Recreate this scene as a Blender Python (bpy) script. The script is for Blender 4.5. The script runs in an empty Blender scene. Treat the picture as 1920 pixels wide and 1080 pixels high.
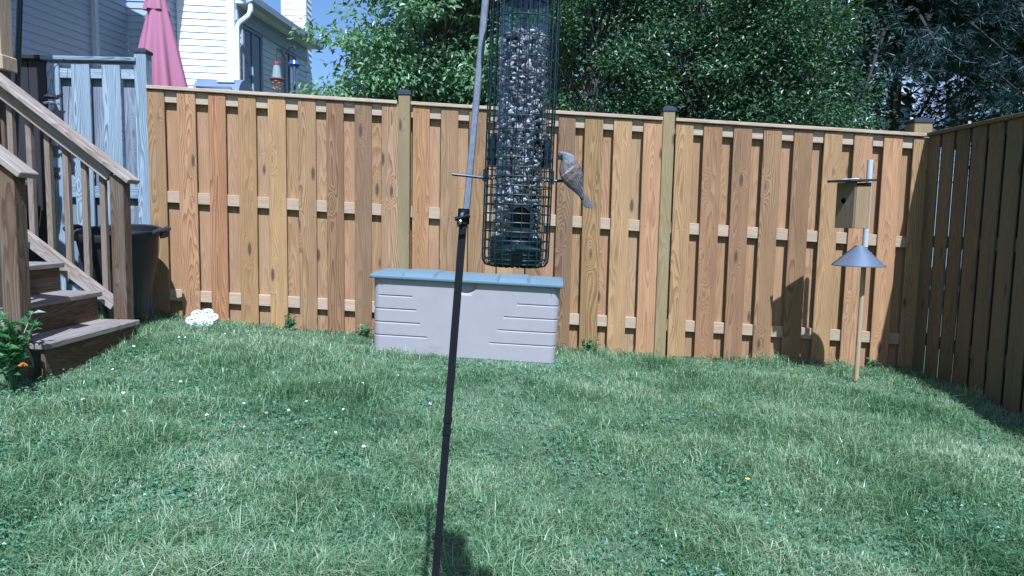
import bpy, bmesh, math, random
import numpy as np
from mathutils import Vector, Matrix, noise as mnoise
random.seed(7)
rng = np.random.default_rng(11)
R_ = math.radians
scene = bpy.context.scene
COL = scene.collection

# ------------------------------------------------------------------ camera
cam_d = bpy.data.cameras.new('camera')
cam_d.sensor_width = 36.0
cam_d.lens = 36.0 * 1300 / 1920
cam_d.clip_start = 0.05
cam_d.clip_end = 2000
cam = bpy.data.objects.new('camera', cam_d)
COL.objects.link(cam)
cam.matrix_world = Matrix.Translation((0, 0, 1.1)) @ Matrix.Rotation(R_(90 - 5.4), 4, 'X') @ Matrix.Rotation(R_(1.17), 4, 'Z')
scene.camera = cam

# ------------------------------------------------------------------ daylight
LIGHT = Vector((-0.145, 0.68, -1.0)).normalized()          # the way the sunlight travels
elev = math.asin(-LIGHT.z)
world = bpy.data.worlds.new("World")
scene.world = world
world.use_nodes = True
wt = world.node_tree
wt.nodes.clear()
sky = wt.nodes.new('ShaderNodeTexSky')
sky.sky_type = 'NISHITA'
sky.sun_disc = False
sky.sun_elevation = elev
sky.sun_rotation = math.atan2(-LIGHT.x, -LIGHT.y)
sky.air_density = 1.0
sky.dust_density = 1.0
sky.ozone_density = 1.2
bg = wt.nodes.new('ShaderNodeBackground')
bg.inputs['Strength'].default_value = 0.078
wo = wt.nodes.new('ShaderNodeOutputWorld')
wt.links.new(sky.outputs[0], bg.inputs[0])
wt.links.new(bg.outputs[0], wo.inputs[0])
sd = bpy.data.lights.new('sun', 'SUN')
sd.energy = 5.0
sd.angle = R_(0.53)
sd.color = (1.0, 0.97, 0.92)
so = bpy.data.objects.new('sun', sd)
COL.objects.link(so)
so.rotation_euler = LIGHT.to_track_quat('-Z', 'Y').to_euler()
so.location = (2, -6, 12)
vs = scene.view_settings
vs.view_transform = 'Standard'
vs.look = 'None'
vs.gamma = 1
vs.use_curve_mapping = False
vs.exposure = 0.78
vs.use_white_balance = True
vs.white_balance_temperature = 5050
vs.white_balance_tint = 10
scene.render.engine = 'CYCLES'
scene.cycles.max_bounces = 8
scene.cycles.filter_width = 1.5
scene.cycles.transparent_max_bounces = 24


# ------------------------------------------------------------------ helpers: objects
def tag(o, label=None, cat=None, group=None, kind=None):
    if label: o['label'] = label
    if cat: o['category'] = cat
    if group: o['group'] = group
    if kind: o['kind'] = kind
    return o


def root(name, label, cat, loc=(0, 0, 0), rz=0.0, group=None):
    o = bpy.data.objects.new(name, None)
    o.empty_display_size = 0.1
    COL.objects.link(o)
    o.location = loc
    o.rotation_euler = (0, 0, rz)
    return tag(o, label, cat, group)


def link(name, me, m=None, parent=None, loc=(0, 0, 0), rot=(0, 0, 0), scale=None):
    o = bpy.data.objects.new(name, me)
    COL.objects.link(o)
    if m is not None and len(me.materials) == 0:
        me.materials.append(m)
    if parent: o.parent = parent
    o.location = loc
    o.rotation_euler = rot
    if scale: o.scale = scale
    return o


def me_np(name, V, F, smooth=False):
    """mesh from an (n,3) array and a list of face index arrays (k,3)/(k,4)"""
    V = np.asarray(V, dtype=np.float32)
    me = bpy.data.meshes.new(name)
    me.vertices.add(len(V))
    me.vertices.foreach_set('co', V.ravel())
    F = [np.asarray(f, dtype=np.int32) for f in F if len(f)]
    tot = sum(f.size for f in F)
    npoly = sum(len(f) for f in F)
    me.loops.add(tot)
    me.loops.foreach_set('vertex_index', np.concatenate([f.ravel() for f in F]))
    me.polygons.add(npoly)
    cnt = np.concatenate([np.full(len(f), f.shape[1], dtype=np.int32) for f in F])
    st = np.concatenate([[0], np.cumsum(cnt)[:-1]]).astype(np.int32)
    me.polygons.foreach_set('loop_start', st)
    me.polygons.foreach_set('loop_total', cnt)
    me.polygons.foreach_set('use_smooth', np.full(npoly, smooth))
    me.update(calc_edges=True)
    return me


class MB:
    """collects shapes of one part"""
    def __init__(self): self.V = []; self.F = []
    def add(self, vs_, fs_):
        b = len(self.V)
        self.V += [tuple(v) for v in vs_]
        self.F += [tuple(b + i for i in f) for f in fs_]
    def box(self, c, s, rot=None):
        x, y, z = s[0] / 2, s[1] / 2, s[2] / 2
        P = [Vector(p) for p in ((-x, -y, -z), (x, -y, -z), (x, y, -z), (-x, y, -z), (-x, -y, z), (x, -y, z), (x, y, z), (-x, y, z))]
        if rot is not None: P = [rot @ p for p in P]
        c = Vector(c)
        self.add([p + c for p in P], [(0, 3, 2, 1), (4, 5, 6, 7), (0, 1, 5, 4), (1, 2, 6, 5), (2, 3, 7, 6), (3, 0, 4, 7)])
    def tube(self, pts, r, n=8, caps=True):
        pts = [Vector(p) for p in pts]
        if not hasattr(r, '__len__'): r = [r] * len(pts)
        b = len(self.V); fs_ = []; vs_ = []
        prev = None
        for i, p in enumerate(pts):
            t = (pts[min(i + 1, len(pts) - 1)] - pts[max(i - 1, 0)]).normalized()
            if prev is None:
                a = t.orthogonal().normalized()
            else:
                a = (prev - t * prev.dot(t)).normalized()
            prev = a
            bb = t.cross(a)
            for k in range(n):
                th = 2 * math.pi * k / n
                vs_.append(p + (a * math.cos(th) + bb * math.sin(th)) * r[i])
        for i in range(len(pts) - 1):
            for k in range(n):
                k2 = (k + 1) % n
                fs_.append((i * n + k, i * n + k2, (i + 1) * n + k2, (i + 1) * n + k))
        if caps:
            fs_.append(tuple(range(n - 1, -1, -1)))
            fs_.append(tuple((len(pts) - 1) * n + k for k in range(n)))
        self.add(vs_, fs_)
    def lathe(self, prof, n=24, c=(0, 0, 0), closed=False, wob=None):
        vs_ = []; fs_ = []
        for j, (r, z) in enumerate(prof):
            for k in range(n):
                th = 2 * math.pi * k / n
                rr = r if wob is None else r * wob(th, z)
                vs_.append((c[0] + rr * math.cos(th), c[1] + rr * math.sin(th), c[2] + z))
        m = len(prof)
        for j in range(m - 1):
            for k in range(n):
                k2 = (k + 1) % n
                fs_.append((j * n + k, j * n + k2, (j + 1) * n + k2, (j + 1) * n + k))
        if closed:
            fs_.append(tuple(range(n - 1, -1, -1)))
            fs_.append(tuple((m - 1) * n + k for k in range(n)))
        self.add(vs_, fs_)
    def prism(self, poly, y0, y1):
        """outline in x,z pushed from y0 to y1"""
        n = len(poly)
        vs_ = [(p[0], y0, p[1]) for p in poly] + [(p[0], y1, p[1]) for p in poly]
        fs_ = [tuple(range(n)), tuple(range(2 * n - 1, n - 1, -1))] + [(i, i + n, (i + 1) % n + n, (i + 1) % n) for i in range(n)]
        self.add(vs_, fs_)
    def mesh(self, name, smooth=False, bevel=0.0, fix=True):
        me = bpy.data.meshes.new(name)
        me.from_pydata(self.V, [], self.F)
        if bevel or fix:
            bm = bmesh.new(); bm.from_mesh(me)
            if bevel:
                bmesh.ops.bevel(bm, geom=list(bm.edges), offset=bevel, segments=1, affect='EDGES', profile=0.6)
            if fix: bmesh.ops.recalc_face_normals(bm, faces=bm.faces)
            bm.to_mesh(me); bm.free()
        if smooth:
            me.polygons.foreach_set('use_smooth', [True] * len(me.polygons))
            try: me.set_sharp_from_angle(angle=R_(40))
            except Exception: pass
        me.update()
        return me
    def build(self, name, m, parent=None, smooth=False, bevel=0.0, loc=(0, 0, 0), rot=(0, 0, 0)):
        return link(name, self.mesh(name, smooth, bevel), m, parent, loc, rot)


BOXES = {}
def stick(name, size, m, parent, loc, rot=(0, 0, 0), bevel=0.003):
    """a plank with its length along local z (so its grain runs along it); alike planks share a mesh"""
    key = (tuple(round(s, 3) for s in size), m.name, bevel)
    if key not in BOXES:
        b = MB(); b.box((0, 0, 0), size)
        me = b.mesh(name, bevel=bevel); me.materials.append(m)
        BOXES[key] = me
    return link(name, BOXES[key], None, parent, loc, rot)


# ------------------------------------------------------------------ helpers: materials
class NT:
    def __init__(self, name):
        self.m = bpy.data.materials.new(name)
        self.m.use_nodes = True
        self.t = self.m.node_tree
        self.t.nodes.clear()
        self.out = self.t.nodes.new('ShaderNodeOutputMaterial')
    def n(self, typ, ins=None, **props):
        nd = self.t.nodes.new(typ)
        for k, v in props.items(): setattr(nd, k, v)
        for k, v in (ins or {}).items():
            s = nd.inputs[k]
            if isinstance(v, bpy.types.NodeSocket): self.t.links.new(v, s)
            else: s.default_value = v
        return nd
    def math(self, op, a, b=0.0, c=None):
        ins = {0: a, 1: b}
        if c is not None: ins[2] = c
        return self.n('ShaderNodeMath', ins, operation=op).outputs[0]
    def mix(self, f, a, b, mode='MIX'):
        nd = self.n('ShaderNodeMix', data_type='RGBA', blend_type=mode)
        for sock, v in ((nd.inputs[0], f), (nd.inputs[6], a), (nd.inputs[7], b)):
            if isinstance(v, bpy.types.NodeSocket): self.t.links.new(v, sock)
            else: sock.default_value = v if not isinstance(v, tuple) or len(v) == 4 else (*v, 1)
        return nd.outputs[2]
    def ramp(self, fac, stops, interp='LINEAR'):
        nd = self.n('ShaderNodeValToRGB', {0: fac})
        cr = nd.color_ramp; cr.interpolation = interp
        while len(cr.elements) < len(stops): cr.elements.new(0.5)
        for e, (p, c) in zip(cr.elements, stops):
            e.position = p
            e.color = (*c, 1) if hasattr(c, '__len__') else (c, c, c, 1)
        return nd.outputs[0]
    def bsdf(self, color, rough=0.6, normal=None, **kw):
        ins = {'Base Color': color if not isinstance(color, tuple) else (*color, 1), 'Roughness': rough}
        ins.update({k.replace('_', ' '): v for k, v in kw.items()})
        if normal is not None: ins['Normal'] = normal
        return self.n('ShaderNodeBsdfPrincipled', ins)
    def bump(self, h, strength=0.3, dist=0.01):
        return self.n('ShaderNodeBump', {'Height': h, 'Strength': strength, 'Distance': dist}).outputs[0]
    def done(self, shader):
        self.t.links.new(shader, self.out.inputs[0])
        return self.m


def plain(name, color, rough=0.6, metallic=0.0, var=0.12, scale=6.0, bump=0.15, spec=0.5, fine=120):
    k = NT(name)
    tc = k.n('ShaderNodeTexCoord').outputs['Object']
    n1 = k.n('ShaderNodeTexNoise', {'Vector': tc, 'Scale': scale, 'Detail': 6.0, 'Roughness': 0.65}).outputs[0]
    n2 = k.n('ShaderNodeTexNoise', {'Vector': tc, 'Scale': fine, 'Detail': 2.0}).outputs[0]
    f = k.math('MULTIPLY_ADD', n1, 2 * var, 1 - var)
    c = k.mix(1.0, color, k.n('ShaderNodeCombineColor', {0: f, 1: f, 2: f}).outputs[0], 'MULTIPLY')
    r = k.math('MULTIPLY_ADD', n1, 0.25, rough - 0.12)
    b = k.bsdf(c, r, k.bump(n2, bump, 0.002), Metallic=metallic)
    b.inputs['Specular IOR Level'].default_value = spec
    return k.done(b.outputs[0])


def wood(name, tones, dark, contrast=0.55, ring=26.0, rough=0.75, knots=True, streak=0.25, bleach=None):
    """sawn softwood: cathedral rings, knots and fibres running along local z, each plank its own cut"""
    k = NT(name)
    rnd = k.n('ShaderNodeObjectInfo').outputs['Random']
    tc = k.n('ShaderNodeTexCoord').outputs['Object']
    off = k.n('ShaderNodeCombineXYZ', {0: k.math('MULTIPLY', rnd, 37.0), 1: k.math('MULTIPLY', rnd, 11.0), 2: k.math('MULTIPLY', rnd, 91.0)}).outputs[0]
    p = k.n('ShaderNodeVectorMath', {0: tc, 1: off}, operation='ADD').outputs[0]
    loc = k.n('ShaderNodeSeparateXYZ', {0: tc})
    rx = k.math('FRACT', k.math('MULTIPLY', rnd, 7.31))
    # knots
    kp = k.n('ShaderNodeVectorMath', {0: p, 1: (9.0, 9.0, 2.6)}, operation='MULTIPLY').outputs[0]
    vor = k.n('ShaderNodeTexVoronoi', {'Vector': kp, 'Scale': 1.0, 'Randomness': 1.0})
    kd = vor.outputs['Distance']
    has = k.math('GREATER_THAN', k.n('ShaderNodeSeparateColor', {0: vor.outputs['Color']}).outputs[0], 0.5)
    kn = k.math('MULTIPLY', has, k.n('ShaderNodeMapRange', {0: kd, 1: 0.0, 2: 0.45, 3: 1.0, 4: 0.0}, interpolation_type='SMOOTHSTEP').outputs[0])
    # rings
    sp = k.n('ShaderNodeVectorMath', {0: p, 1: (7.0, 7.0, 0.9)}, operation='MULTIPLY').outputs[0]
    nz = k.n('ShaderNodeTexNoise', {'Vector': sp, 'Scale': 1.0, 'Detail': 2.0, 'Roughness': 0.5}).outputs[0]
    dx = k.math('SUBTRACT', loc.outputs[0], k.math('MULTIPLY_ADD', rx, 0.09, -0.045))
    q = k.math('MULTIPLY', k.math('MULTIPLY', dx, dx), 34.0)
    v = k.math('ADD', k.math('ADD', q, k.math('MULTIPLY', nz, 0.62)), k.math('MULTIPLY', loc.outputs[2], 0.10))
    v = k.math('ADD', v, k.math('MULTIPLY', dx, 0.9))
    if knots: v = k.math('ADD', v, k.math('MULTIPLY', kn, 0.22))
    s = k.math('FRACT', k.math('MULTIPLY', v, ring))
    late = k.ramp(s, [(0.0, 0.05), (0.35, 0.12), (0.80, 0.85), (0.92, 1.0), (1.0, 0.05)])
    fp = k.n('ShaderNodeVectorMath', {0: p, 1: (230.0, 230.0, 7.0)}, operation='MULTIPLY').outputs[0]
    fib = k.n('ShaderNodeTexNoise', {'Vector': fp, 'Scale': 1.0, 'Detail': 3.0}).outputs[0]
    bp = k.n('ShaderNodeVectorMath', {0: p, 1: (14.0, 14.0, 1.6)}, operation='MULTIPLY').outputs[0]
    blo = k.n('ShaderNodeTexNoise', {'Vector': bp, 'Scale': 1.0, 'Detail': 4.0, 'Roughness': 0.6}).outputs[0]
    tone = k.ramp(k.math('FRACT', k.math('MULTIPLY', rnd, 3.77)), [(i / max(1, len(tones) - 1), c) for i, c in enumerate(tones)])
    f2 = k.math('MULTIPLY_ADD', blo, 2 * streak, 1 - streak)
    tone = k.mix(1.0, tone, k.n('ShaderNodeCombineColor', {0: f2, 1: f2, 2: f2}).outputs[0], 'MULTIPLY')
    if bleach:
        tone = k.mix(k.ramp(blo, [(0.45, 0.0), (0.7, 0.75)]), tone, bleach)
    vis = k.math('MULTIPLY', late, k.math('MULTIPLY_ADD', k.math('FRACT', k.math('MULTIPLY', rnd, 17.3)), contrast * 0.6, contrast * 0.5))
    c = k.mix(vis, tone, k.mix(1.0, tone, dark, 'MULTIPLY'))
    f3 = k.math('MULTIPLY_ADD', fib, 0.5, 0.75)
    c = k.mix(1.0, c, k.n('ShaderNodeCombineColor', {0: f3, 1: f3, 2: f3}).outputs[0], 'MULTIPLY')
    if knots:
        core = k.math('MULTIPLY', has, k.n('ShaderNodeMapRange', {0: kd, 1: 0.09, 2: 0.17, 3: 0.9, 4: 0.0}).outputs[0])
        c = k.mix(core, c, (0.075, 0.042, 0.028))
    h = k.math('ADD', k.math('MULTIPLY', late, 0.6), fib)
    b = k.bsdf(c, rough, k.bump(h, 0.35, 0.002))
    b.inputs['Specular IOR Level'].default_value = 0.3
    return k.done(b.outputs[0])


def leafmat(name, stops, rough=0.45, trans=0.3, spec=0.5, tcol=None):
    k = NT(name)
    rnd = k.n('ShaderNodeNewGeometry').outputs['Random Per Island']
    c = k.ramp(rnd, stops)
    b = k.bsdf(c, rough)
    b.inputs['Specular IOR Level'].default_value = spec
    t = k.n('ShaderNodeBsdfTranslucent', {0: k.mix(1.0, c, tcol or (1.3, 1.5, 0.6), 'MULTIPLY')})
    mx = k.n('ShaderNodeMixShader', {0: trans, 1: b.outputs[0], 2: t.outputs[0]})
    return k.done(mx.outputs[0])


M = {}
M['fence'] = wood('fence_wood', [(.325, .189, .077), (.395, .242, .104), (.200, .125, .064), (.355, .178, .080), (.30, .187, .074), (.225, .130, .060), (.36, .230, .112), (.225, .150, .084), (.40, .220, .102), (.27, .195, .116)], (.42, .27, .16), contrast=.78, streak=.36)
M['fence_back'] = wood('fence_back_wood', [(.345, .212, .102), (.305, .182, .082), (.35, .200, .102), (.33, .212, .108)], (.5, .37, .27), contrast=.6)
M['rail'] = wood('rail_wood', [(.42, .315, .215), (.38, .275, .175), (.44, .335, .235)], (.6, .5, .42), contrast=.45, knots=False)
M['post'] = wood('post_wood', [(.24, .18, .085), (.26, .19, .09)], (.45, .36, .28), contrast=.6)
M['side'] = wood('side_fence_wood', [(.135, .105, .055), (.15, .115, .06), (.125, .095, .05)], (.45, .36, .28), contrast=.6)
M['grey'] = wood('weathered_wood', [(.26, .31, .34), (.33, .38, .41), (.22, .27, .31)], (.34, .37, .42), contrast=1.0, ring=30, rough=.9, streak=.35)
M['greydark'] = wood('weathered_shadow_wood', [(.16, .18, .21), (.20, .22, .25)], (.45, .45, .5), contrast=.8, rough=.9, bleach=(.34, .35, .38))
M['stair'] = wood('stair_wood', [(.115, .072, .040), (.14, .088, .05), (.10, .064, .038)], (.40, .32, .25), contrast=.75, rough=.85, bleach=(.155, .135, .115))
M['tread'] = wood('tread_wood', [(.21, .175, .15), (.25, .21, .18)], (.45, .4, .36), contrast=.7, rough=.9, knots=False, bleach=(.30, .28, .26))
M['handrail'] = wood('handrail_wood', [(.31, .25, .195), (.28, .22, .17)], (.48, .4, .34), contrast=.75, rough=.85, knots=False, bleach=(.37, .34, .31))
M['baluster'] = wood('baluster_wood', [(.19, .145, .10), (.23, .18, .135), (.16, .12, .085)], (.45, .4, .35), contrast=.6, rough=.9, knots=False)
M['gate'] = wood('dark_gate_wood', [(.02, .019, .021), (.026, .023, .025)], (.6, .6, .6), contrast=.4, knots=False)  # near-black colour for all gate boards
M['black'] = plain('black_metal', (.018, .019, .022), .42, var=.25, bump=.2)
M['cap'] = plain('black_post_cap', (.03, .034, .05), .35, var=.1)
M['pole_dark'] = plain('pole_black_paint', (.004, .004, .006), .7, spec=.25, var=.5, scale=40, bump=.4, fine=60)
M['pole_grey'] = plain('pole_sunlit_steel', (.20, .21, .24), .55, metallic=.2, var=.35, scale=60, bump=.4)  # lighter grey puts the rod's sunlit look into its colour
M['chrome'] = plain('bolt_steel', (.55, .56, .6), .25, metallic=1.0, var=.1)
M['greenplastic'] = plain('dark_green_plastic', (.003, .012, .015), .35, var=.15, bump=.05)
M['cage'] = plain('green_coated_wire', (.005, .017, .020), .4, var=.2, bump=.05)
M['hole'] = plain('painted_shade_black', (.003, .003, .003), .95, var=.1, spec=.05)  # near-black standing in for shade inside holes and the seed column
M['box'] = plain('taupe_plastic', (.305, .275, .27), .55, var=.09, scale=5, bump=.25, spec=.4, fine=350)
_t = M['box'].node_tree
_p = next(n_ for n_ in _t.nodes if n_.type == 'BSDF_PRINCIPLED')
_src = _p.inputs['Base Color'].links[0].from_socket
_tc = _t.nodes.new('ShaderNodeTexCoord'); _mp = _t.nodes.new('ShaderNodeMapping'); _mp.inputs['Scale'].default_value = (7, 7, 11)
_t.links.new(_tc.outputs['Object'], _mp.inputs[0])
_nz = _t.nodes.new('ShaderNodeTexNoise'); _nz.inputs['Scale'].default_value = 1.0; _nz.inputs['Detail'].default_value = 8; _nz.inputs['Roughness'].default_value = .75
_t.links.new(_mp.outputs[0], _nz.inputs[0])
_rp = _t.nodes.new('ShaderNodeValToRGB'); _rp.color_ramp.elements[0].position = .60; _rp.color_ramp.elements[1].position = .74
_rp.color_ramp.elements[1].color = (.55, .55, .55, 1)
_t.links.new(_nz.outputs[0], _rp.inputs[0])
_mx = _t.nodes.new('ShaderNodeMix'); _mx.data_type = 'RGBA'; _mx.inputs[7].default_value = (.17, .155, .14, 1)      # dried mud scuffs
_t.links.new(_rp.outputs[0], _mx.inputs[0]); _t.links.new(_src, _mx.inputs[6]); _t.links.new(_mx.outputs[2], _p.inputs['Base Color'])
M['lid'] = plain('blue_green_plastic', (.125, .18, .215), .5, var=.07, scale=4, bump=.3, spec=.4, fine=300)
M['can'] = plain('dark_bin_plastic', (.017, .018, .022), .55, var=.2, scale=5)
M['white'] = plain('white_painted_stone', (.55, .55, .54), .7, var=.06, scale=20)
M['siding'] = plain('white_vinyl_siding', (.80, .81, .80), .5, var=.03, scale=2, bump=.1)
M['siding_shaded'] = plain('shaded_grey_siding', (.30, .35, .43), .5, var=.05, scale=2, bump=.1)  # grey copy of the siding, with shade put into the colour
M['trim'] = plain('white_trim', (.80, .81, .82), .45, var=.03)
M['trim_grey'] = plain('pale_grey_trim', (.38, .42, .48), .45, var=.03)
M['roof'] = plain('dark_shingle', (.09, .09, .10), .9, var=.3, scale=30, bump=.5)
M['glass'] = plain('dark_window_glass', (.02, .025, .035), .08, var=.1, spec=.8)
M['sash'] = plain('grey_window_frame', (.30, .33, .38), .5, var=.05)
M['pink'] = plain('pink_canvas', (.31, .115, .17), .85, var=.08, scale=5, bump=.3, fine=400)
M['grill'] = plain('blue_grey_cover', (.14, .18, .26), .5, var=.1)
M['red'] = plain('red_plastic', (.20, .045, .055), .45, var=.1)
M['blue'] = plain('blue_glass', (.04, .08, .30), .3, var=.1)
M['brass'] = plain('filigree_metal', (.45, .30, .22), .4, metallic=.6, var=.3, scale=60)
M['bark'] = plain('dark_bark', (.06, .05, .045), .9, var=.35, scale=14, bump=.8, fine=40)
M['pinebark'] = plain('dark_pine_bark', (.022, .019, .018), .95, var=.35, scale=14, bump=.8, fine=40)
M['cone'] = plain('baffle_grey_metal', (.125, .15, .195), .42, metallic=.3, var=.12, scale=12)
M['bhwood'] = wood('birdhouse_cedar', [(.27, .185, .095), (.29, .20, .105)], (.5, .38, .3), contrast=.35, knots=False)
M['bhshade'] = wood('birdhouse_shaded_wood', [(.15, .115, .065), (.165, .122, .07)], (.6, .5, .42), contrast=.35, knots=False)  # darker copy of the cedar, the front's shade put into its colour
M['bhroof'] = plain('birdhouse_dark_roof', (.03, .03, .034), .6, var=.2)
M['dowel'] = wood('pale_dowel', [(.36, .265, .145), (.38, .28, .16)], (.6, .5, .4), contrast=.25, knots=False)
M['pvc'] = plain('white_pipe', (.42, .42, .40), .4, var=.05)
M['deck'] = wood('deck_wood', [(.28, .22, .17), (.32, .25, .19)], (.5, .45, .4), contrast=.4, knots=False)
M['bird_dark'] = plain('bird_beak_horn', (.06, .05, .05), .4, var=.1)
M['eye'] = plain('bird_eye', (.005, .005, .005), .1, var=.0)
M['legs'] = plain('bird_leg', (.30, .17, .13), .6, var=.1)

M['leaf_light'] = leafmat('dogwood_leaf', [(0, (.10, .185, .095)), (.5, (.175, .285, .15)), (1, (.25, .35, .20))], .36, .34)
M['leaf_gloss'] = leafmat('glossy_shrub_leaf', [(0, (.024, .060, .026)), (.55, (.055, .118, .05)), (.9, (.10, .175, .07)), (1, (.15, .19, .08))], .40, .2, .5)
M['leaf_dark'] = leafmat('dark_leaf', [(0, (.014, .036, .018)), (1, (.035, .075, .03))], .45, .15)
M['needle'] = leafmat('pine_needle', [(0, (.012, .032, .030)), (.8, (.024, .056, .052)), (1, (.05, .085, .07))], .5, .06)
M['weed'] = leafmat('weed_leaf', [(0, (.05, .13, .05)), (1, (.10, .22, .08))], .45, .3)
M['clover'] = leafmat('clover_leaf', [(0, (.07, .17, .09)), (1, (.14, .26, .15))], .42, .3)
M['marigold'] = plain('orange_petal', (.75, .22, .02), .6)
M['yellow'] = plain('yellow_petal', (.8, .6, .05), .6)
M['purple'] = plain('purple_petal', (.35, .12, .4), .6)
M['petal'] = plain('white_clover_petal', (.75, .75, .70), .7)


def grassmat():
    k = NT('grass_blade')
    g = k.n('ShaderNodeNewGeometry')
    rnd = g.outputs['Random Per Island']
    pos = k.n('ShaderNodeTexCoord').outputs['Object']
    nz = k.n('ShaderNodeTexNoise', {'Vector': pos, 'Scale': 1.3, 'Detail': 3.0}).outputs[0]
    f = k.math('ADD', k.math('MULTIPLY', rnd, 0.75), k.math('MULTIPLY_ADD', nz, 1.1, -0.42))
    c = k.ramp(f, [(0.0, (.028, .080, .034)), (.30, (.092, .190, .080)), (.54, (.190, .300, .150)), (.78, (.33, .42, .25)), (1.0, (.55, .53, .40))])
    b = k.bsdf(c, 0.32)
    b.inputs['Specular IOR Level'].default_value = 0.55
    t = k.n('ShaderNodeBsdfTranslucent', {0: k.mix(1.0, c, (1.2, 1.35, .8), 'MULTIPLY')})
    return k.done(k.n('ShaderNodeMixShader', {0: .36, 1: b.outputs[0], 2: t.outputs[0]}).outputs[0])
M['grass'] = grassmat()


def soilmat():
    k = NT('lawn_soil')
    pos = k.n('ShaderNodeTexCoord').outputs['Object']
    n1 = k.n('ShaderNodeTexNoise', {'Vector': pos, 'Scale': 3.0, 'Detail': 8.0}).outputs[0]
    n2 = k.n('ShaderNodeTexNoise', {'Vector': pos, 'Scale': 60.0, 'Detail': 5.0}).outputs[0]
    c = k.ramp(n2, [(.3, (.045, .075, .035)), (.55, (.08, .125, .06)), (.75, (.14, .14, .09))])
    c = k.mix(k.ramp(n1, [(.45, 0.0), (.65, .5)]), c, (.07, .12, .05))
    return k.done(k.bsdf(c, .95, k.bump(n2, .6, .02)).outputs[0])
M['soil'] = soilmat()


# ------------------------------------------------------------------ ground
def gz_np(x, y):
    X = np.clip(x, -4, 4.5)
    b = .115 - .053 * X + .006 * X * X
    b = b - .02 * np.clip(5.4 - y, 0, .9) - .072 * np.clip(4.5 - y, 0, 12)
    return b + .008 * np.sin(x * 2.1 + y * 1.3) * np.sin(y * 2.7 - x)
def gz(x, y): return float(gz_np(np.array(float(x)), np.array(float(y))))

xs = np.concatenate([[-900, -200, -60, -20, -9], np.linspace(-6, 6, 61), [9, 20, 60, 200, 900]])
ys = np.concatenate([[-300, -60, -20, -8], np.linspace(-4, 8, 61), [10, 16, 30, 80, 300, 1200]])
GX, GY = np.meshgrid(xs, ys)
V = np.stack([GX.ravel(), GY.ravel(), gz_np(GX, GY).ravel()], 1)
nx, ny = len(xs), len(ys)
idx = np.arange(nx * ny).reshape(ny, nx)
F = np.stack([idx[:-1, :-1].ravel(), idx[:-1, 1:].ravel(), idx[1:, 1:].ravel(), idx[1:, :-1].ravel()], 1)
tag(link('ground', me_np('ground', V, [F], True), M['soil']), 'lawn ground sloping gently down to the right', kind='structure')


# ------------------------------------------------------------------ front fence
M['nail'] = plain('nail_head', (.10, .09, .085), .5, metallic=.3)


def nailed(name, w, L, m, parent, loc, rot):
    """a fence board with two nail heads at each of the three rails"""
    key = ('nailed', w, round(L, 2))
    if key not in BOXES:
        b = MB(); b.box((0, 0, 0), (w, .016, L))
        me = b.mesh(name, bevel=.003)
        nb = MB()
        for z in (L / 2 - .04, L / 2 - .80, L / 2 - 1.57):
            for sx in (-.028, .03):
                nb.tube([(sx, -.0079, z + sx * .2), (sx, -.0093, z + sx * .2)], .0036, 6)
        me2 = nb.mesh('nails')
        bm = bmesh.new(); bm.from_mesh(me)
        n0 = len(bm.faces)
        bm.from_mesh(me2)
        bm.faces.ensure_lookup_table()
        for f_ in bm.faces[n0:]: f_.material_index = 1
        bm.to_mesh(me); bm.free()
        me.materials.append(m); me.materials.append(M['nail'])
        BOXES[key] = me
    return link(name, BOXES[key], None, parent, loc, rot)


def ftop(x): return 1.970 - .0407 * x
SL = math.atan(.0407)
fence = root('wooden_fence', 'long tan wooden fence of alternating boards across the back of the lawn', 'fence', (0, 5.4, 0))
FP = fence


def px2x(p): return (p - 960) / 1300 * 5.4 + 0.015


def rail_run(parent, name, x0, x1, zf, y, size_y, size_z, m, ysh=0.0):
    L = (x1 - x0) / math.cos(SL)
    xm = (x0 + x1) / 2
    # local z -> world x (sloping), local x -> world y
    o = stick(name, (size_z, size_y, L), m, parent, (xm, y, zf(xm)))
    o.rotation_euler = Matrix(((0, 0, 1), (0, 1, 0), (-1, 0, 0))).to_euler()
    o.rotation_euler = (Matrix.Rotation(SL, 3, 'Y') @ Matrix(((0, 0, 1), (0, 1, 0), (-1, 0, 0)))).to_euler()
    return o


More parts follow.
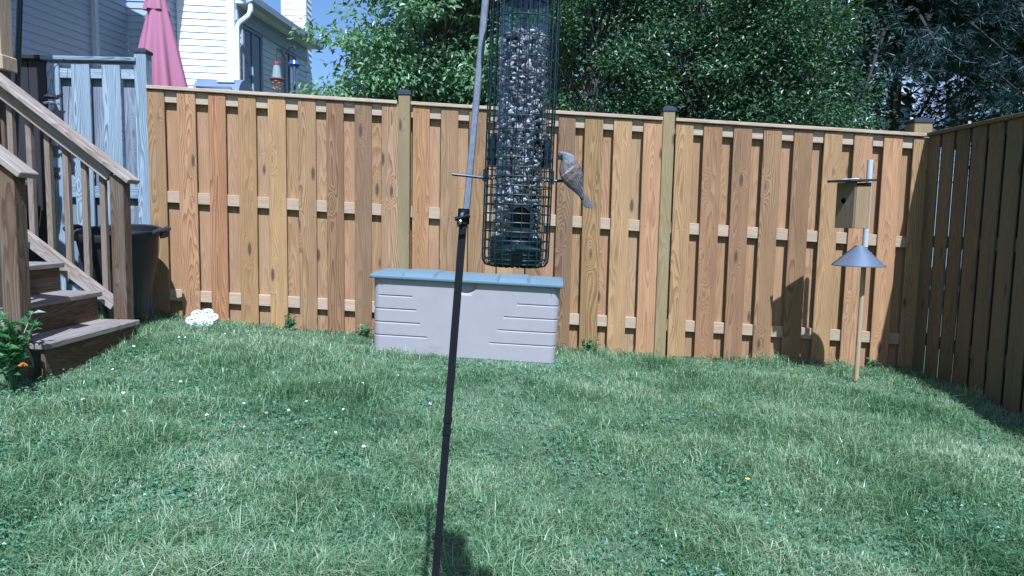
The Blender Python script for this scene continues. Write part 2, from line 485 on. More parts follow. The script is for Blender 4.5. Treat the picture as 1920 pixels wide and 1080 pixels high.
panels = [
    (-2.815, -.905, [(278, 310), (333.5, 367), (390, 422), (445, 478), (500.5, 533), (556, 588.5), (608, 640), (660, 692), (710, 741.5)]),
    (-.80, 1.125, [(767.5, 798), (819, 851), (872, 904), (927, 958), (981, 1013), (1036, 1067), (1085, 1119), (1138, 1172), (1193, 1228)]),
    (1.225, 3.15, [(1253, 1286), (1304, 1340), (1360, 1394), (1415, 1449), (1471.5, 1506), (1527, 1561), (1582, 1617), (1638, 1673), (1692, 1728)]),
]
for pi_, (x0, x1, bs) in enumerate(panels):
    mids = []
    for (a, b) in bs:
        xa, xb = px2x(a), px2x(b)
        xc = (xa + xb) / 2
        w = min(.146, max(.128, xb - xa))
        top = ftop(xc) - .028
        bot = gz(xc, 5.4) - .02 + random.uniform(-.02, .015)
        # a plank: length along z, share by width bucket
        L = 1.84
        o = nailed('board', round(w * 250) / 250, L, M['fence'], FP, (xc, .008 + random.uniform(-.001, .003), top - L / 2 + random.uniform(-.006, 0)), (0, random.uniform(-.003, .003), random.uniform(-.012, .012)))
        mids.append(xc)
    for a, b in zip(mids[:-1], mids[1:]):
        xc = (a + b) / 2 + random.uniform(-.006, .006)
        L = 1.82
        stick('board', (.152, .016, L), M['fence_back'], FP, (xc, .0635, ftop(xc) - .03 - L / 2), (0, random.uniform(-.004, .004), random.uniform(-.01, .01)))
    for dz, h in ((.028 + .046, .088), (.835, .088), (1.60, .088)):
        rail_run(FP, 'rail', x0, x1, lambda x: ftop(x) - dz, .0355, .036, h, M['rail'])
    # the flat cap along the top
    L = (x1 - x0) / math.cos(SL); xm = (x0 + x1) / 2
    o = stick('cap_board', (.026, .115, L), M['rail'], FP, (xm, .04, ftop(xm) - .013))
    o.rotation_euler = (Matrix.Rotation(SL, 3, 'Y') @ Matrix(((0, 0, 1), (0, 1, 0), (-1, 0, 0)))).to_euler()


def post_cap(parent, w):
    b = MB()
    h = w / 2 + .007
    b.box((0, 0, .011), (2 * h, 2 * h, .022))
    b.add([(-h, -h, .022), (h, -h, .022), (h, h, .022), (-h, h, .022), (-h * .5, -h * .5, .040), (h * .5, -h * .5, .040), (h * .5, h * .5, .040), (-h * .5, h * .5, .040)],
          [(0, 1, 5, 4), (1, 2, 6, 5), (2, 3, 7, 6), (3, 0, 4, 7), (4, 5, 6, 7)])
    return b.build('post_cap', M['cap'], parent)


def post(parent, x, y, z0, z1, m, w=.089, cap=True):
    o = stick('post', (w, w, z1 - z0), m, parent, (x, y, (z0 + z1) / 2), bevel=.004)
    if cap:
        c = post_cap(o, w); c.location = (0, 0, (z1 - z0) / 2)
    return o

stick('board', (.15, .016, 1.80), M['fence_back'], FP, (-.852, .098, ftop(-.852) - .94))  # extra board added behind the post to block light slits
post(FP, -.852, .0425, -.2, 2.055, M['post'])
stick('board', (.15, .016, 1.80), M['fence_back'], FP, (1.175, .098, ftop(1.175) - .94))  # same added backing at the second post, closing its bright slits
post(FP, 1.175, .0425, -.2, 1.972, M['post'])
post(FP, 3.16, .135, -.2, 1.935, M['post'], w=.14)

# ------------------------------------------------------------------ side fence on the right
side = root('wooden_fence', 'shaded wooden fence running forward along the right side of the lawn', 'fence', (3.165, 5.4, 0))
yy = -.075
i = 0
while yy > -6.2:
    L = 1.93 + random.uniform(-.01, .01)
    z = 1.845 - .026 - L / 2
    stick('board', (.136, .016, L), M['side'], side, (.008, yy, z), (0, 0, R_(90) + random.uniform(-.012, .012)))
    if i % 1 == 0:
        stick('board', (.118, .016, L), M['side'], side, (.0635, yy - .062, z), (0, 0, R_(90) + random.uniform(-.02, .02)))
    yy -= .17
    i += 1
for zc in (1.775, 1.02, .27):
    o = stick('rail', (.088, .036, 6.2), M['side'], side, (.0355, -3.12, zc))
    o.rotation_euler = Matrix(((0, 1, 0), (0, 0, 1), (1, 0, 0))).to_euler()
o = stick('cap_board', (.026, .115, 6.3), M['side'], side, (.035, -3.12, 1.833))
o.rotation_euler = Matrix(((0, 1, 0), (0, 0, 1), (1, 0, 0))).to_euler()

# ------------------------------------------------------------------ weathered grey fence and dark gate on the left
gfence = root('weathered_fence', 'tall weathered grey fence of bleached boards behind the stair railing', 'fence', (0, 5.4, 0))
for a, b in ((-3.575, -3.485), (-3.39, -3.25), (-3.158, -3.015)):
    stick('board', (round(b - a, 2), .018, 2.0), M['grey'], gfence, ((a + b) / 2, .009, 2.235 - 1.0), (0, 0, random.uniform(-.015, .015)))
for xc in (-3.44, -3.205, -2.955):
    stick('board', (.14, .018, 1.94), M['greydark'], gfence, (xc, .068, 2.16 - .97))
for z in (2.175, 1.27, .5):
    o = stick('rail', (.09, .038, .70), M['grey'], gfence, (-3.24, .038, z))
    o.rotation_euler = Matrix(((0, 0, 1), (0, 1, 0), (-1, 0, 0))).to_euler()
o = stick('cap_board', (.03, .12, .72), M['grey'], gfence, (-3.25, .04, 2.272))
o.rotation_euler = Matrix(((0, 0, 1), (0, 1, 0), (-1, 0, 0))).to_euler()
post(gfence, -2.862, .045, -.1, 2.325, M['grey'], w=.092)

gate = root('garden_gate', 'near black board gate hinged to the weathered grey fence', 'gate', (0, 5.4, 0))
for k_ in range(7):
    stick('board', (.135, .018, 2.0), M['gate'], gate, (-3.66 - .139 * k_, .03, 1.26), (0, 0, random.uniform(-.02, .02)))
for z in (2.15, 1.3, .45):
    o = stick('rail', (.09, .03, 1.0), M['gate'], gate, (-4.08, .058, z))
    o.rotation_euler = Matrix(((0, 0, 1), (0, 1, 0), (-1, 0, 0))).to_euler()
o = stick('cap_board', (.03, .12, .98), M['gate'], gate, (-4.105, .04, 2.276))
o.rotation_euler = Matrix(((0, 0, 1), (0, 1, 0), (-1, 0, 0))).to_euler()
for z in (1.575, 1.41):
    b = MB()
    b.box((-3.60, -.003, z), (.035, .008, .085)); b.box((-3.545, -.004, z + .03), (.09, .008, .022)); b.box((-3.545, -.004, z - .03), (.09, .008, .022)); b.box((-3.535, -.004, z), (.05, .008, .02))
    b.tube([(-3.575, -.012, z - .05), (-3.575, -.012, z + .05)], .009, 8)
    b.build('hinge', M['black'], gate)

# iron ornament hanging in front of the gate: a small bird over a star
orn = root('hanging_ornament', 'dark metal bird and star ornament hanging by the weathered fence', 'ornament', (-3.415, 5.2, 1.87))
b = MB()
b.lathe([(.001, -.012), (.04, -.008), (.055, 0), (.045, .012), (.02, .03), (.001, .034)], 14, (0, 0, .075))
b.prism([(.03, .085), (.085, .105), (.07, .075)], -.01, .01)
b.build('bird_figure', M['black'], orn, smooth=True)
b = MB()
b.lathe([(.055, 0), (.058, .004), (.055, .008)], 16, (0, 0, .03)); b.tube([(-.02, 0, -.01), (0, 0, .075)], .004, 6)
b.build('wire_ring', M['chrome'], orn)
b = MB()
star = []
for k_ in range(10):
    rr = .075 if k_ % 2 == 0 else .036
    th = math.pi / 2 + k_ * math.pi / 5
    star.append((.03 + rr * math.cos(th), -.045 + rr * math.sin(th)))
b.prism(star, -.006, .006)
b.build('star', M['black'], orn)
b = MB(); b.tube([(0, 0, .1), (0, .05, .30), (0, .15, .385), (0, .19, .387)], .003, 6); b.build('hanger', M['black'], orn)

bp_ = root('garden_pole', 'thin black pole standing beside the dark gate', 'pole', (-3.56, 5.0, 0))
b = MB(); b.tube([(-.06, 0, .35), (.0, 0, 1.5), (.10, 0, 2.75), (.13, 0, 3.1)], .019, 10)
b.build('shaft', M['black'], bp_, smooth=True)
b = MB(); b.lathe([(.001, 0), (.022, 0), (.024, .012), (.02, .03), (.001, .032)], 12, (.13, 0, 3.095)); b.build('finial', M['black'], bp_, smooth=True)

# ------------------------------------------------------------------ deck stairs on the left
st = root('deck_stairs', 'brown wooden deck stairs with railings and balusters at the left edge', 'stairs', (0, 0, 0))
Y0, Y1 = 3.62, 4.52
ym, wy = (Y0 + Y1) / 2, Y1 - Y0
TOY = Matrix(((0, -1, 0), (0, 0, 1), (-1, 0, 0))).to_euler()      # local z -> y
TOY = Matrix(((1, 0, 0), (0, 0, 1), (0, -1, 0))).to_euler()       # local z -> world y, local x stays x
for k_ in range(5):
    xn, zt = -2.45 - .24 * k_, .412 + .185 * k_
    for j in range(2):
        stick('tread_board', (.136, .034, wy + .02), M['tread'], st, (xn - .068 - .140 * j, ym, zt - .017), TOY, bevel=.005)
    # riser: wide plank whose grain runs along the step
    o = stick('riser', (.026, .150 if k_ else .26, wy - .02), M['stair'], st, (xn - .035, ym, zt - .036 - (.075 if k_ else .13)), TOY)
# landing at the head of the stairs
for k_ in range(10):
    stick('deck_board', (.136, .034, 3.2), M['deck'], st, (-3.72 - .141 * k_, 3.7, 1.32), TOY, bevel=.004)
o = stick('fascia_board', (.034, .2, 3.2), M['stair'], st, (-3.63, 3.7, 1.2), TOY)


def incl(p0, p1, size, m, name, parent, bevel=.004):
    p0, p1 = Vector(p0), Vector(p1)
    d = (p1 - p0)
    z = d.normalized()
    y = Vector((0, 1, 0))
    x = y.cross(z).normalized()
    rot = Matrix((x, y, z)).transposed()
    return stick(name, (size[0], size[1], d.length), m, parent, (p0 + p1) / 2, rot.to_euler(), bevel)


SLP = .762
for yp, rl in ((4.585, True), (3.595, False)):
    zt = 1.30 if rl else 1.275
    stick('newel_post', (.089, .089, 1.22), M['stair'], st, (-2.585, yp, zt - .61 + .055), bevel=.004)
    # sloping cap, edge rail beneath it, and bottom rail
    incl((-2.49, yp - .005, zt + .012), (-3.72, yp - .005, zt + .012 + SLP * 1.23), (.034, .14), M['handrail'], 'handrail', st)
    incl((-2.64, yp + .0, zt + .012 + SLP * .15 - .075), (-3.72, yp, zt + SLP * 1.23 - .063), (.085, .036), M['handrail'], 'top_rail', st)
    incl((-2.64, yp + .0, .50), (-3.72, yp, .50 + SLP * 1.08), (.085, .036), M['handrail'], 'bottom_rail', st)
    for k_ in range(8):
        xb = -2.715 - .118 * k_
        zl = .50 + SLP * (-2.64 - xb)
        zh = zt + .012 + SLP * (-2.49 - xb) - .05
        stick('baluster', (.036, .036, round(zh - zl, 3)), M['baluster'], st, (xb, yp + .0365, (zh + zl) / 2), bevel=.002)
    stick('newel_post', (.089, .089, 1.5), M['stair'], st, (-3.77, yp, 1.75), bevel=.004)

# roof post of the porch at the very left edge
pp = root('porch_post', 'pale brown porch post at the upper left corner above the stairs', 'post', (-3.44, 4.72, 0))
stick('shaft', (.12, .12, 2.2), M['rail'], pp, (0, 0, 3.2), bevel=.006)
b = MB(); b.box((0, 0, 2.08), (.15, .15, .1)); b.build('base', M['rail'], pp, bevel=.008)
stick('lower_shaft', (.09, .09, 1.9), M['stair'], pp, (0, 0, 1.1), bevel=.006)

# ------------------------------------------------------------------ bin
can = root('trash_can', 'dark round plastic trash can standing between the stairs and the fence', 'trash can', (-2.825, 5.06, gz(-2.79, 5.06)))
can.rotation_euler = (R_(8), 0, 0)
H = 1.0 - can.location.z
b = MB()
NS = 36
prof = [(.001, .012), (.125, .0), (.135, .02)] + [(.135 + .125 * t, .02 + (H - .07) * t) for t in (.25, .5, .75, 1.0)] + [(.268, H - .045), (.268, H - .03)]
def flute(th, z): return 1 + (.018 * (1 if math.cos(th * 9) > .55 else 0) if .05 < z < H - .1 else 0)
b.lathe(prof, 72, wob=flute)
b.build('body', M['can'], can, smooth=False)
b = MB(); b.lathe([(.262, H - .05), (.245, H - .2), (.13, .04), (.001, .035)], 48); b.build('inner_wall', M['can'], can, smooth=True)
b = MB(); b.lathe([(.262, H - .05), (.281, H - .05), (.285, H - .035), (.283, H - .004), (.276, H), (.262, H - .006), (.262, H - .05)], 48); b.build('rim', M['can'], can, smooth=True)
for sgn in (1, -1):
    b = MB()
    b.tube([(sgn * .27, -.075, H - .02), (sgn * .325, -.07, H + .005), (sgn * .345, -.045, H + .005), (sgn * .345, .045, H + .005), (sgn * .325, .07, H + .005), (sgn * .27, .075, H - .02)], .017, 8)
    b.box((sgn * .335, 0, H - .02), (.022, .10, .06))
    b.build('handle', M['can'], can, smooth=True)

# ------------------------------------------------------------------ white openwork garden stone
ws = root('garden_stone', 'white lacy flower shaped garden stone lying against the fence bottom', 'garden ornament', (-2.37, 5.27, gz(-2.37, 5.27) + .035))
b = MB()
def torus(mb, c, R0, r0, n=20, m=8, sc=(1, 1)):
    vs_ = []; fs_ = []
    for i_ in range(n):
        a = 2 * math.pi * i_ / n
        for j in range(m):
            t = 2 * math.pi * j / m
            vs_.append((c[0] + sc[0] * (R0 + r0 * math.cos(t)) * math.cos(a), c[1] + sc[1] * (R0 + r0 * math.cos(t)) * math.sin(a), c[2] + r0 * math.sin(t)))
    for i_ in range(n):
        for j in range(m):
            fs_.append((i_ * m + j, ((i_ + 1) % n) * m + j, ((i_ + 1) % n) * m + (j + 1) % m, i_ * m + (j + 1) % m))
    mb.add(vs_, fs_)
for k_ in range(6):
    a = k_ * math.pi / 3 + .2
    torus(b, (.072 * math.cos(a), .072 * math.sin(a), .02), .038, .0085)
    torus(b, (.072 * math.cos(a), .072 * math.sin(a), .022), .017, .006, 14, 6)
torus(b, (0, 0, .026), .024, .012)
pq = MB(); pq.lathe([(.001, .0), (.100, .0), (.104, .006), (.098, .011), (.001, .012)], 36, wob=lambda th, z: 1 + .09 * math.cos(6 * (th - .2)))
pq.build('back_plate', M['trim_grey'], ws, rot=(R_(34), 0, R_(8)))
b.build('flower_plaque', M['white'], ws, smooth=True, rot=(R_(34), 0, R_(8)))
b = MB(); b.lathe([(.001, .03), (.012, .028), (.018, .018), (.018, .01)], 14); b.build('flower_centre', M['white'], ws, smooth=True, rot=(R_(34), 0, R_(8)))

# ------------------------------------------------------------------ storage box
BW, BD, BH = 1.355, .50, .545
sb = root('storage_box', 'large taupe plastic storage box with blue green lid against the fence', 'storage box', (-.325, 5.09, .104), R_(-3.6))
sb.rotation_euler = (0, R_(1.7), R_(-3.6))
BZ = .035                                   # body starts above the base strip


def perimeter(hx, hy, r, step):
    pts = []
    def arc(cx, cy, a0):
        for k_ in range(9):
            a = a0 + (math.pi / 2) * k_ / 8
            pts.append((cx + r * math.cos(a), cy + r * math.sin(a), math.cos(a), math.sin(a)))
    def line(p, q, nrm):
        L = math.hypot(q[0] - p[0], q[1] - p[1]); n = max(1, int(L / step))
        for k_ in range(1, n):
            t = k_ / n
            pts.append((p[0] + (q[0] - p[0]) * t, p[1] + (q[1] - p[1]) * t, *nrm))
    arc(hx - r, -hy + r, -math.pi / 2)
    line((hx, -hy + r), (hx, hy - r), (1, 0))
    arc(hx - r, hy - r, 0)
    line((hx - r, hy), (-hx + r, hy), (0, 1))
    arc(-hx + r, hy - r, math.pi / 2)
    line((-hx, hy - r), (-hx, -hy + r), (-1, 0))
    arc(-hx + r, -hy + r, math.pi)
    line((-hx + r, -hy), (hx - r, -hy), (0, -1))
    return pts


per = perimeter(BW / 2 - .015, BD / 2, .055, .0075)
zrows = set(np.round(np.linspace(0, BH, 28), 4))
GL = [(.355 + .0, .30), (.26, .33), (.165, .36), (.07, .415)]       # height, length measured from the left edge
GR = [(.345, .31), (.25, .40), (.155, .435), (.06, .49)]
gz_rows = [g[0] + .06 for g in GL]
for (z, _) in GL + GR:
    z += .06
    for dz in (-.010, -.006, -.0035, 0, .0035, .0055, .0075): zrows.add(round(z + dz, 4))
zrows = sorted(zrows)
Vb = []; NP = len(per)
for z in zrows:
    taper = 1 - .018 * (1 - z / BH)
    for (px_, py_, nx_, ny_) in per:
        x, y = px_ * taper, py_ * taper
        ins = 0.0
        hx = BW / 2
        # horizontal grooves wrap round both front corners
        front = ny_ < -.01 or abs(nx_) > .9
        if front and py_ < .25:
            dl, dr = px_ + hx, hx - px_
            for lst, d in ((GL, dl), (GR, dr)):
                for (zg, Lg) in lst:
                    zg += .06
                    if d < Lg and not (lst is GL and zg > .40 and d < .06) and not (lst is GR and zg > .39 and d < .06 and d > .2):
                        t = z - zg
                        if -.0036 <= t <= .0036: ins = max(ins, .0065)
                        elif -.0101 < t < -.0036: ins = max(ins, .0065 * (t + .0101) / .0065)
            # grip hollow under the lid in the middle
            if ny_ < -.9:
                e = ((px_ - .0) / .085) ** 2 + ((z - BH) / .10) ** 2
                if e < 1: ins = max(ins, .028 * min(1, (1 - e) * 3))
                # short upright joints of the corner panels
                for s_ in (-1, 1):
                    if abs(px_ - s_ * (hx - .075)) < .004 and z > .43: ins = max(ins, .004)
        Vb.append((x - nx_ * ins, y - ny_ * ins, z + BZ))
Fb = []
for j in range(len(zrows) - 1):
    for k_ in range(NP):
        k2 = (k_ + 1) % NP
        Fb.append((j * NP + k_, j * NP + k2, (j + 1) * NP + k2, (j + 1) * NP + k_))
Fb = np.array(Fb)
me = me_np('body', Vb, [Fb], True)
try: me.set_sharp_from_angle(angle=R_(30))
except Exception: pass
link('body', me, M['box'], sb)
b = MB()
pb = perimeter(BW / 2 - .024, BD / 2 - .008, .05, .2)
n = len(pb)
b.add([(p[0], p[1], -.06) for p in pb] + [(p[0], p[1], BZ) for p in pb], [tuple(range(n - 1, -1, -1)), tuple(range(n, 2 * n))] + [(k_, (k_ + 1) % n, (k_ + 1) % n + n, k_ + n) for k_ in range(n)])
b.build('base', M['lid'], sb)
# lid: five panels side by side, the outer and middle ones stepped at the front
LZ = BZ + BH
edges = [-.70, -.445, -.225, .225, .435, .70]
b = MB()
NX = 180
for ix in range(NX + 1):
    x = -.680 + 1.36 * ix / NX
    d = min(abs(x - e) for e in edges[1:-1])
    seam = -.016 if d < .006 else 0.0
    seg = sum(1 for e in edges if x > e)
    up = .012 if seg in (2, 4) else .0
    endf = max(0, (abs(x) - .655) / .035); endf = min(1, endf)
    e_in = .018 * endf * endf
    dip = .014 if seg in (1, 3, 5) else .0
    crown = .004 * (1 - (x / .69) ** 2)
    prof = [(-.245, -.012), (-.270 + e_in, -.012), (-.282 + e_in, -.006), (-.285 + e_in, .006), (-.283 + e_in, .020), (-.273 + e_in, .029 + seam), (-.255, .034 + up * .6 + seam), (-.245, .037 + up - dip * .3 + seam), (-.232, .048 + up - dip + seam), (-.20, .055 + up + seam), (-.1, .058 + up + crown + seam), (.1, .058 + up + crown + seam), (.22, .052 + up + seam), (.248, .035 + seam), (.252, -.012)]
    prof = [(p[0], (p[1] - .020 * endf if p[1] > .03 else p[1]) * (.55 if p[1] > 0 else 1)) for p in prof]
    b.V += [(x, p[0], LZ + p[1]) for p in prof]
mP = 15
for ix in range(NX):
    for k_ in range(mP - 1):
        b.F.append((ix * mP + k_, ix * mP + k_ + 1, (ix + 1) * mP + k_ + 1, (ix + 1) * mP + k_))
    b.F.append((ix * mP + mP - 1, ix * mP, (ix + 1) * mP, (ix + 1) * mP + mP - 1))
b.F.append(tuple(range(mP))); b.F.append(tuple(NX * mP + k_ for k_ in range(mP - 1, -1, -1)))
b.build('lid', M['lid'], sb, smooth=True)

# ------------------------------------------------------------------ birdhouse, its pole and cone baffle
bhp = root('birdhouse_pole', 'round pale wooden pole with dark cone baffle in front of the fence', 'pole', (2.458, 4.85, gz(2.458, 4.85)))
g0 = bhp.location.z
b = MB(); b.tube([(0, 0, -.1), (.0, 0, .98 - g0)], .0165, 14); b.build('wooden_shaft', M['dowel'], bhp, smooth=True)
b = MB(); b.tube([(0, 0, .98 - g0), (-.004, 0, 1.58 - g0)], .0195, 14); b.build('white_pipe', M['pvc'], bhp, smooth=True)
b = MB(); b.lathe([(.02, .985 - g0), (.024, .990 - g0), (.172, .852 - g0), (.172, .846 - g0), (.165, .847 - g0), (.02, .975 - g0)], 48, (-.04, 0, 0)); b.build('cone_baffle', M['cone'], bhp, smooth=True)
bh = root('birdhouse', 'small wooden birdhouse with round hole and dark flat roof on a pole', 'birdhouse', (2.325, 4.79, 1.108), R_(26))
# local: -x face carries the hole, -y face is the lit side
W = .126; HH = .312
b = MB(); b.box((-W / 2 - .009, 0, HH / 2 - .002), (.018, W + .018, HH - .004)); fp_ = b.build('front_panel', M['bhshade'], bh, bevel=.002)
b = MB(); b.tube([(-W / 2 - .0185, .012, .185), (-W / 2 - .012, .012, .185)], .019, 18); b.build('hole_disc', M['hole'], fp_)  # near-black disc on the panel stands in for the hole's shade
for s_ in (-1, 1):
    b = MB(); b.box((.002, s_ * W / 2, HH / 2 - .012), (W - .004, .018, HH - .024)); b.build('side_panel', M['bhwood'], bh, bevel=.002)
b = MB(); b.box((W / 2 + .009, 0, HH / 2), (.018, W + .018, HH)); b.build('back_panel', M['bhwood'], bh, bevel=.002)
b = MB(); b.box((0, 0, .012), (W - .002, W - .02, .018)); b.build('floor_panel', M['bhwood'], bh)
b = MB(); b.box((-.025, 0, HH + .010), (.255, .195, .016), Matrix.Rotation(R_(-3), 3, 'Y')); b.build('roof', M['bhroof'], bh, bevel=.003)
b = MB(); b.lathe([(.001, .004), (.05, .004), (.055, .0), (.001, -.001)], 14, wob=lambda th, z: 1 + .25 * math.cos(3 * th)); b.build('roof_patch', M['white'], bh, loc=(-.02, 0, HH + .019))

# ------------------------------------------------------------------ feeder pole, caged seed feeder
sp_ = root('shepherd_pole', 'leaning black shepherd hook pole with sunlit grey upper rod in the foreground', 'pole', (-.185, 1.37, -.1))
def S(x, y, z): return (x + .185, y - 1.37, z + .1)
b = MB(); b.tube([S(-.178, 1.37, -.12), S(-.0985, 1.37, 1.10)], .0102, 4); b.build('lower_tube', M['pole_dark'], sp_)
for z in (.70, .675):
    t = (z + .12) / 1.22
    x = -.178 + .0795 * t
    b = MB(); b.tube([S(x, 1.37, z - .004), S(x + .0003, 1.37, z + .004)], .0122, 4); b.build('band', M['pole_dark'], sp_)
b = MB()
pts = [S(-.0985, 1.37, 1.09), S(-.092, 1.37, 1.13), S(-.062, 1.37, 1.52), S(-.045, 1.37, 1.76)]
for k_ in range(1, 9):
    a = math.pi * k_ / 8
    pts.append(S(-.02 - .025 * math.cos(a), 1.37 - .07 * k_ / 8, 1.76 + .05 * math.sin(a)))
b.tube(pts, .0068, 8); b.build('hook_rod', M['pole_grey'], sp_, smooth=True)
b = MB(); b.tube([S(-.0985, 1.37, 1.095), S(-.0975, 1.37, 1.125)], .0118, 10); b.tube([S(-.114, 1.357, 1.104), S(-.085, 1.357, 1.112)], .0042, 8); b.build('clamp', M['pole_dark'], sp_, smooth=True)
b = MB(); b.lathe([(.001, .006), (.004, .004), (.005, 0), (.004, -.004), (.001, -.006)], 10, S(-.099, 1.356, 1.113)); b.lathe([(.001, .005), (.004, .003), (.005, 0), (.001, -.006)], 10, S(-.103, 1.356, 1.100)); b.build('bolt', M['chrome'], sp_, smooth=True)

fd = root('bird_feeder', 'caged tube bird feeder full of seed hanging in the foreground', 'bird feeder', (.0045, 1.30, 1.018))
fd.rotation_euler = (0, R_(1.2), 0)
RC, HC = .0625, .505
b = MB()
for k_ in range(24):
    a = 2 * math.pi * (k_ + .5) / 24
    c, s_ = math.cos(a), math.sin(a)
    b.tube([(.001 * c, .001 * s_, .0), (.045 * c, .045 * s_, .0), (.057 * c, .057 * s_, .003), (.0615 * c, .0615 * s_, .011), (RC * c, RC * s_, .02), (RC * c, RC * s_, HC)], .00115, 5)
b.build('cage_uprights', M['cage'], fd, smooth=True)
zr = [.006, .014] + list(np.arange(.032, .26, .0165)) + list(np.arange(.27, .505, .0345))
for z in zr:
    b = MB()
    RR = RC if z > .018 else (.058 if z > .01 else .05)
    torus(b, (0, 0, z), RR, .00115, 40, 5)
    b.build('cage_ring', M['cage'], fd, smooth=True)
# clear tube
k = NT('clear_plastic')
fr = k.n('ShaderNodeLayerWeight', {0: .35}).outputs['Facing']
tr = k.n('ShaderNodeBsdfTransparent', {0: (.80, .86, .90, 1)})
gl = k.n('ShaderNodeBsdfGlossy', {0: (.9, .95, 1, 1), 1: .12})
M['clear'] = k.done(k.n('ShaderNodeMixShader', {0: k.math('MULTIPLY_ADD', fr, .25, .04), 1: tr.outputs[0], 2: gl.outputs[0]}).outputs[0])
b = MB(); b.lathe([(.0465, .03), (.0465, .49)], 40); b.build('clear_tube', M['clear'], fd, smooth=True)
# seeds
k = NT('mixed_seed')
rnd = k.n('ShaderNodeNewGeometry').outputs['Random Per Island']
c = k.ramp(rnd, [(0, (.012, .011, .012)), (.25, (.04, .032, .032)), (.40, (.15, .11, .095)), (.55, (.28, .24, .21)), (.72, (.50, .45, .41)), (.86, (.68, .64, .60)), (.93, (.25, .12, .08)), (1, (.10, .06, .045))])
M['seed'] = k.done(k.bsdf(c, .5).outputs[0])
ico = bmesh.new(); bmesh.ops.create_icosphere(ico, subdivisions=1, radius=1.0)
ico.verts.ensure_lookup_table()
iv = np.array([v.co[:] for v in ico.verts]); if_ = np.array([[v.index for v in f.verts] for f in ico.faces]); ico.free()
NSD = 2700
Vs = []; Fs = []
for k_ in range(NSD):
    a = rng.uniform(0, 2 * math.pi); z = rng.uniform(.055, .414 - .012 * math.sin(a * 2)) ; r = .0405 - abs(rng.normal(0, .004))
    sc = np.array([rng.uniform(.0050, .0078), rng.uniform(.0034, .0052), rng.uniform(.0020, .0034)])
    q = Matrix.Rotation(rng.uniform(0, 6.28), 3, Vector(rng.normal(size=3)).normalized())
    v = (iv * sc) @ np.array(q).T + np.array([r * math.cos(a), r * math.sin(a), z])
    Vs.append(v); Fs.append(if_ + 12 * k_)
# heap on top of the column
for k_ in range(250):
    a = rng.uniform(0, 6.28); r = .04 * math.sqrt(rng.uniform()); kk = NSD + k_
    sc = np.array([.0045, .003, .0022])
    q = Matrix.Rotation(rng.uniform(0, 6.28), 3, Vector(rng.normal(size=3)).normalized())
    Vs.append((iv * sc) @ np.array(q).T + np.array([r * math.cos(a), r * math.sin(a), .414 + rng.uniform(0, .006)])); Fs.append(if_ + 12 * kk)
o = link('seeds', me_np('seeds', np.concatenate(Vs), [np.concatenate(Fs)]), M['seed'], fd)
o['kind'] = 'stuff'
b = MB(); b.lathe([(.001, .05), (.034, .05), (.034, .412), (.001, .413)], 20); b.build('dark_filler', M['hole'], fd)  # added dark cylinder that blocks light through the seeds
# base cup, top cap, hanger
b = MB(); b.lathe([(.001, .004), (.040, .004), (.047, .008), (.049, .03), (.049, .052), (.0468, .055)], 40)
for k_ in range(4):
    torus(b, (0, 0, .012 + .011 * k_), .049, .0016, 40, 5)
b.build('base_cup', M['greenplastic'], fd, smooth=True)
b = MB(); b.lathe([(.046, .482), (.05, .482), (.052, .492), (.052, .503), (.001, .505)], 40); b.build('tube_collar', M['greenplastic'], fd, smooth=True)
b = MB(); b.lathe([(RC + .003, .498), (RC + .006, .505), (RC + .006, .515), (.05, .53), (.02, .54), (.001, .541)], 40); b.build('lid', M['greenplastic'], fd, smooth=True)
b = MB(); b.tube([(-.05, 0, .51), (-.045, 0, .62), (0, 0, .735), (.045, 0, .62), (.05, 0, .51)], .0014, 6); b.build('hanger_wire', M['cage'], fd)
b = MB()
b.tube([(0, 0, .48), (0, 0, .30)], .004, 8); b.build('inner_rod', M['greenplastic'], fd)


def port(a, z, parent):
    """arched plastic port with a black face for its shaded mouth, on the tube side that faces angle a"""
    rot = Matrix.Rotation(a + math.pi / 2, 4, 'Z')
    o = MB()
    arch = [(-.024, 0), (-.024, .040)] + [(.024 * math.cos(math.pi - t * math.pi / 8), .040 + .022 * math.sin(math.pi - t * math.pi / 8)) for t in range(1, 8)] + [(.024, .040), (.024, 0)]
    inner = [(-.017, .018), (-.017, .040)] + [(.017 * math.cos(math.pi - t * math.pi / 8), .040 + .015 * math.sin(math.pi - t * math.pi / 8)) for t in range(1, 8)] + [(.017, .040), (.017, .018)]
    na = len(arch)
    vs_ = [(p[0], -.052, p[1]) for p in arch] + [(p[0], -.052, p[1]) for p in inner] + [(p[0], -.040, p[1]) for p in arch] + [(p[0], -.040, p[1]) for p in inner]
    fs_ = []
    for i_ in range(na):
        j = (i_ + 1) % na
        fs_ += [(i_, j, na + j, na + i_), (2 * na + i_, 3 * na + i_, 3 * na + j, 2 * na + j), (i_, 2 * na + i_, 2 * na + j, j), (na + i_, na + j, 3 * na + j, 3 * na + i_)]
    o.add([rot @ Vector(v) for v in vs_], fs_)
    po = o.build('feed_port', M['greenplastic'], parent, loc=(0, 0, z))
    h = MB(); h.add([rot @ Vector((p[0], -.0505, p[1])) for p in inner], [tuple(range(len(inner)))]); h.build('dark_mouth', M['hole'], po)  # flat black face painted in for the dark inside the port
    h = MB(); h.add([rot @ Vector(v) for v in ((-.02, -.045, .008), (.02, -.045, .008), (.02, -.058, .012), (-.02, -.058, .012), (-.02, -.045, .014), (.02, -.045, .014), (.02, -.058, .017), (-.02, -.058, .017))],
                    [(0, 1, 2, 3), (4, 7, 6, 5), (0, 4, 5, 1), (1, 5, 6, 2), (2, 6, 7, 3), (3, 7, 4, 0)]); h.build('seed_shelf', M['greenplastic'], po)
    return po
port(-math.pi / 2 + .12, .055, fd)
port(math.pi - .35, .185, fd)
port(.35, .185, fd)
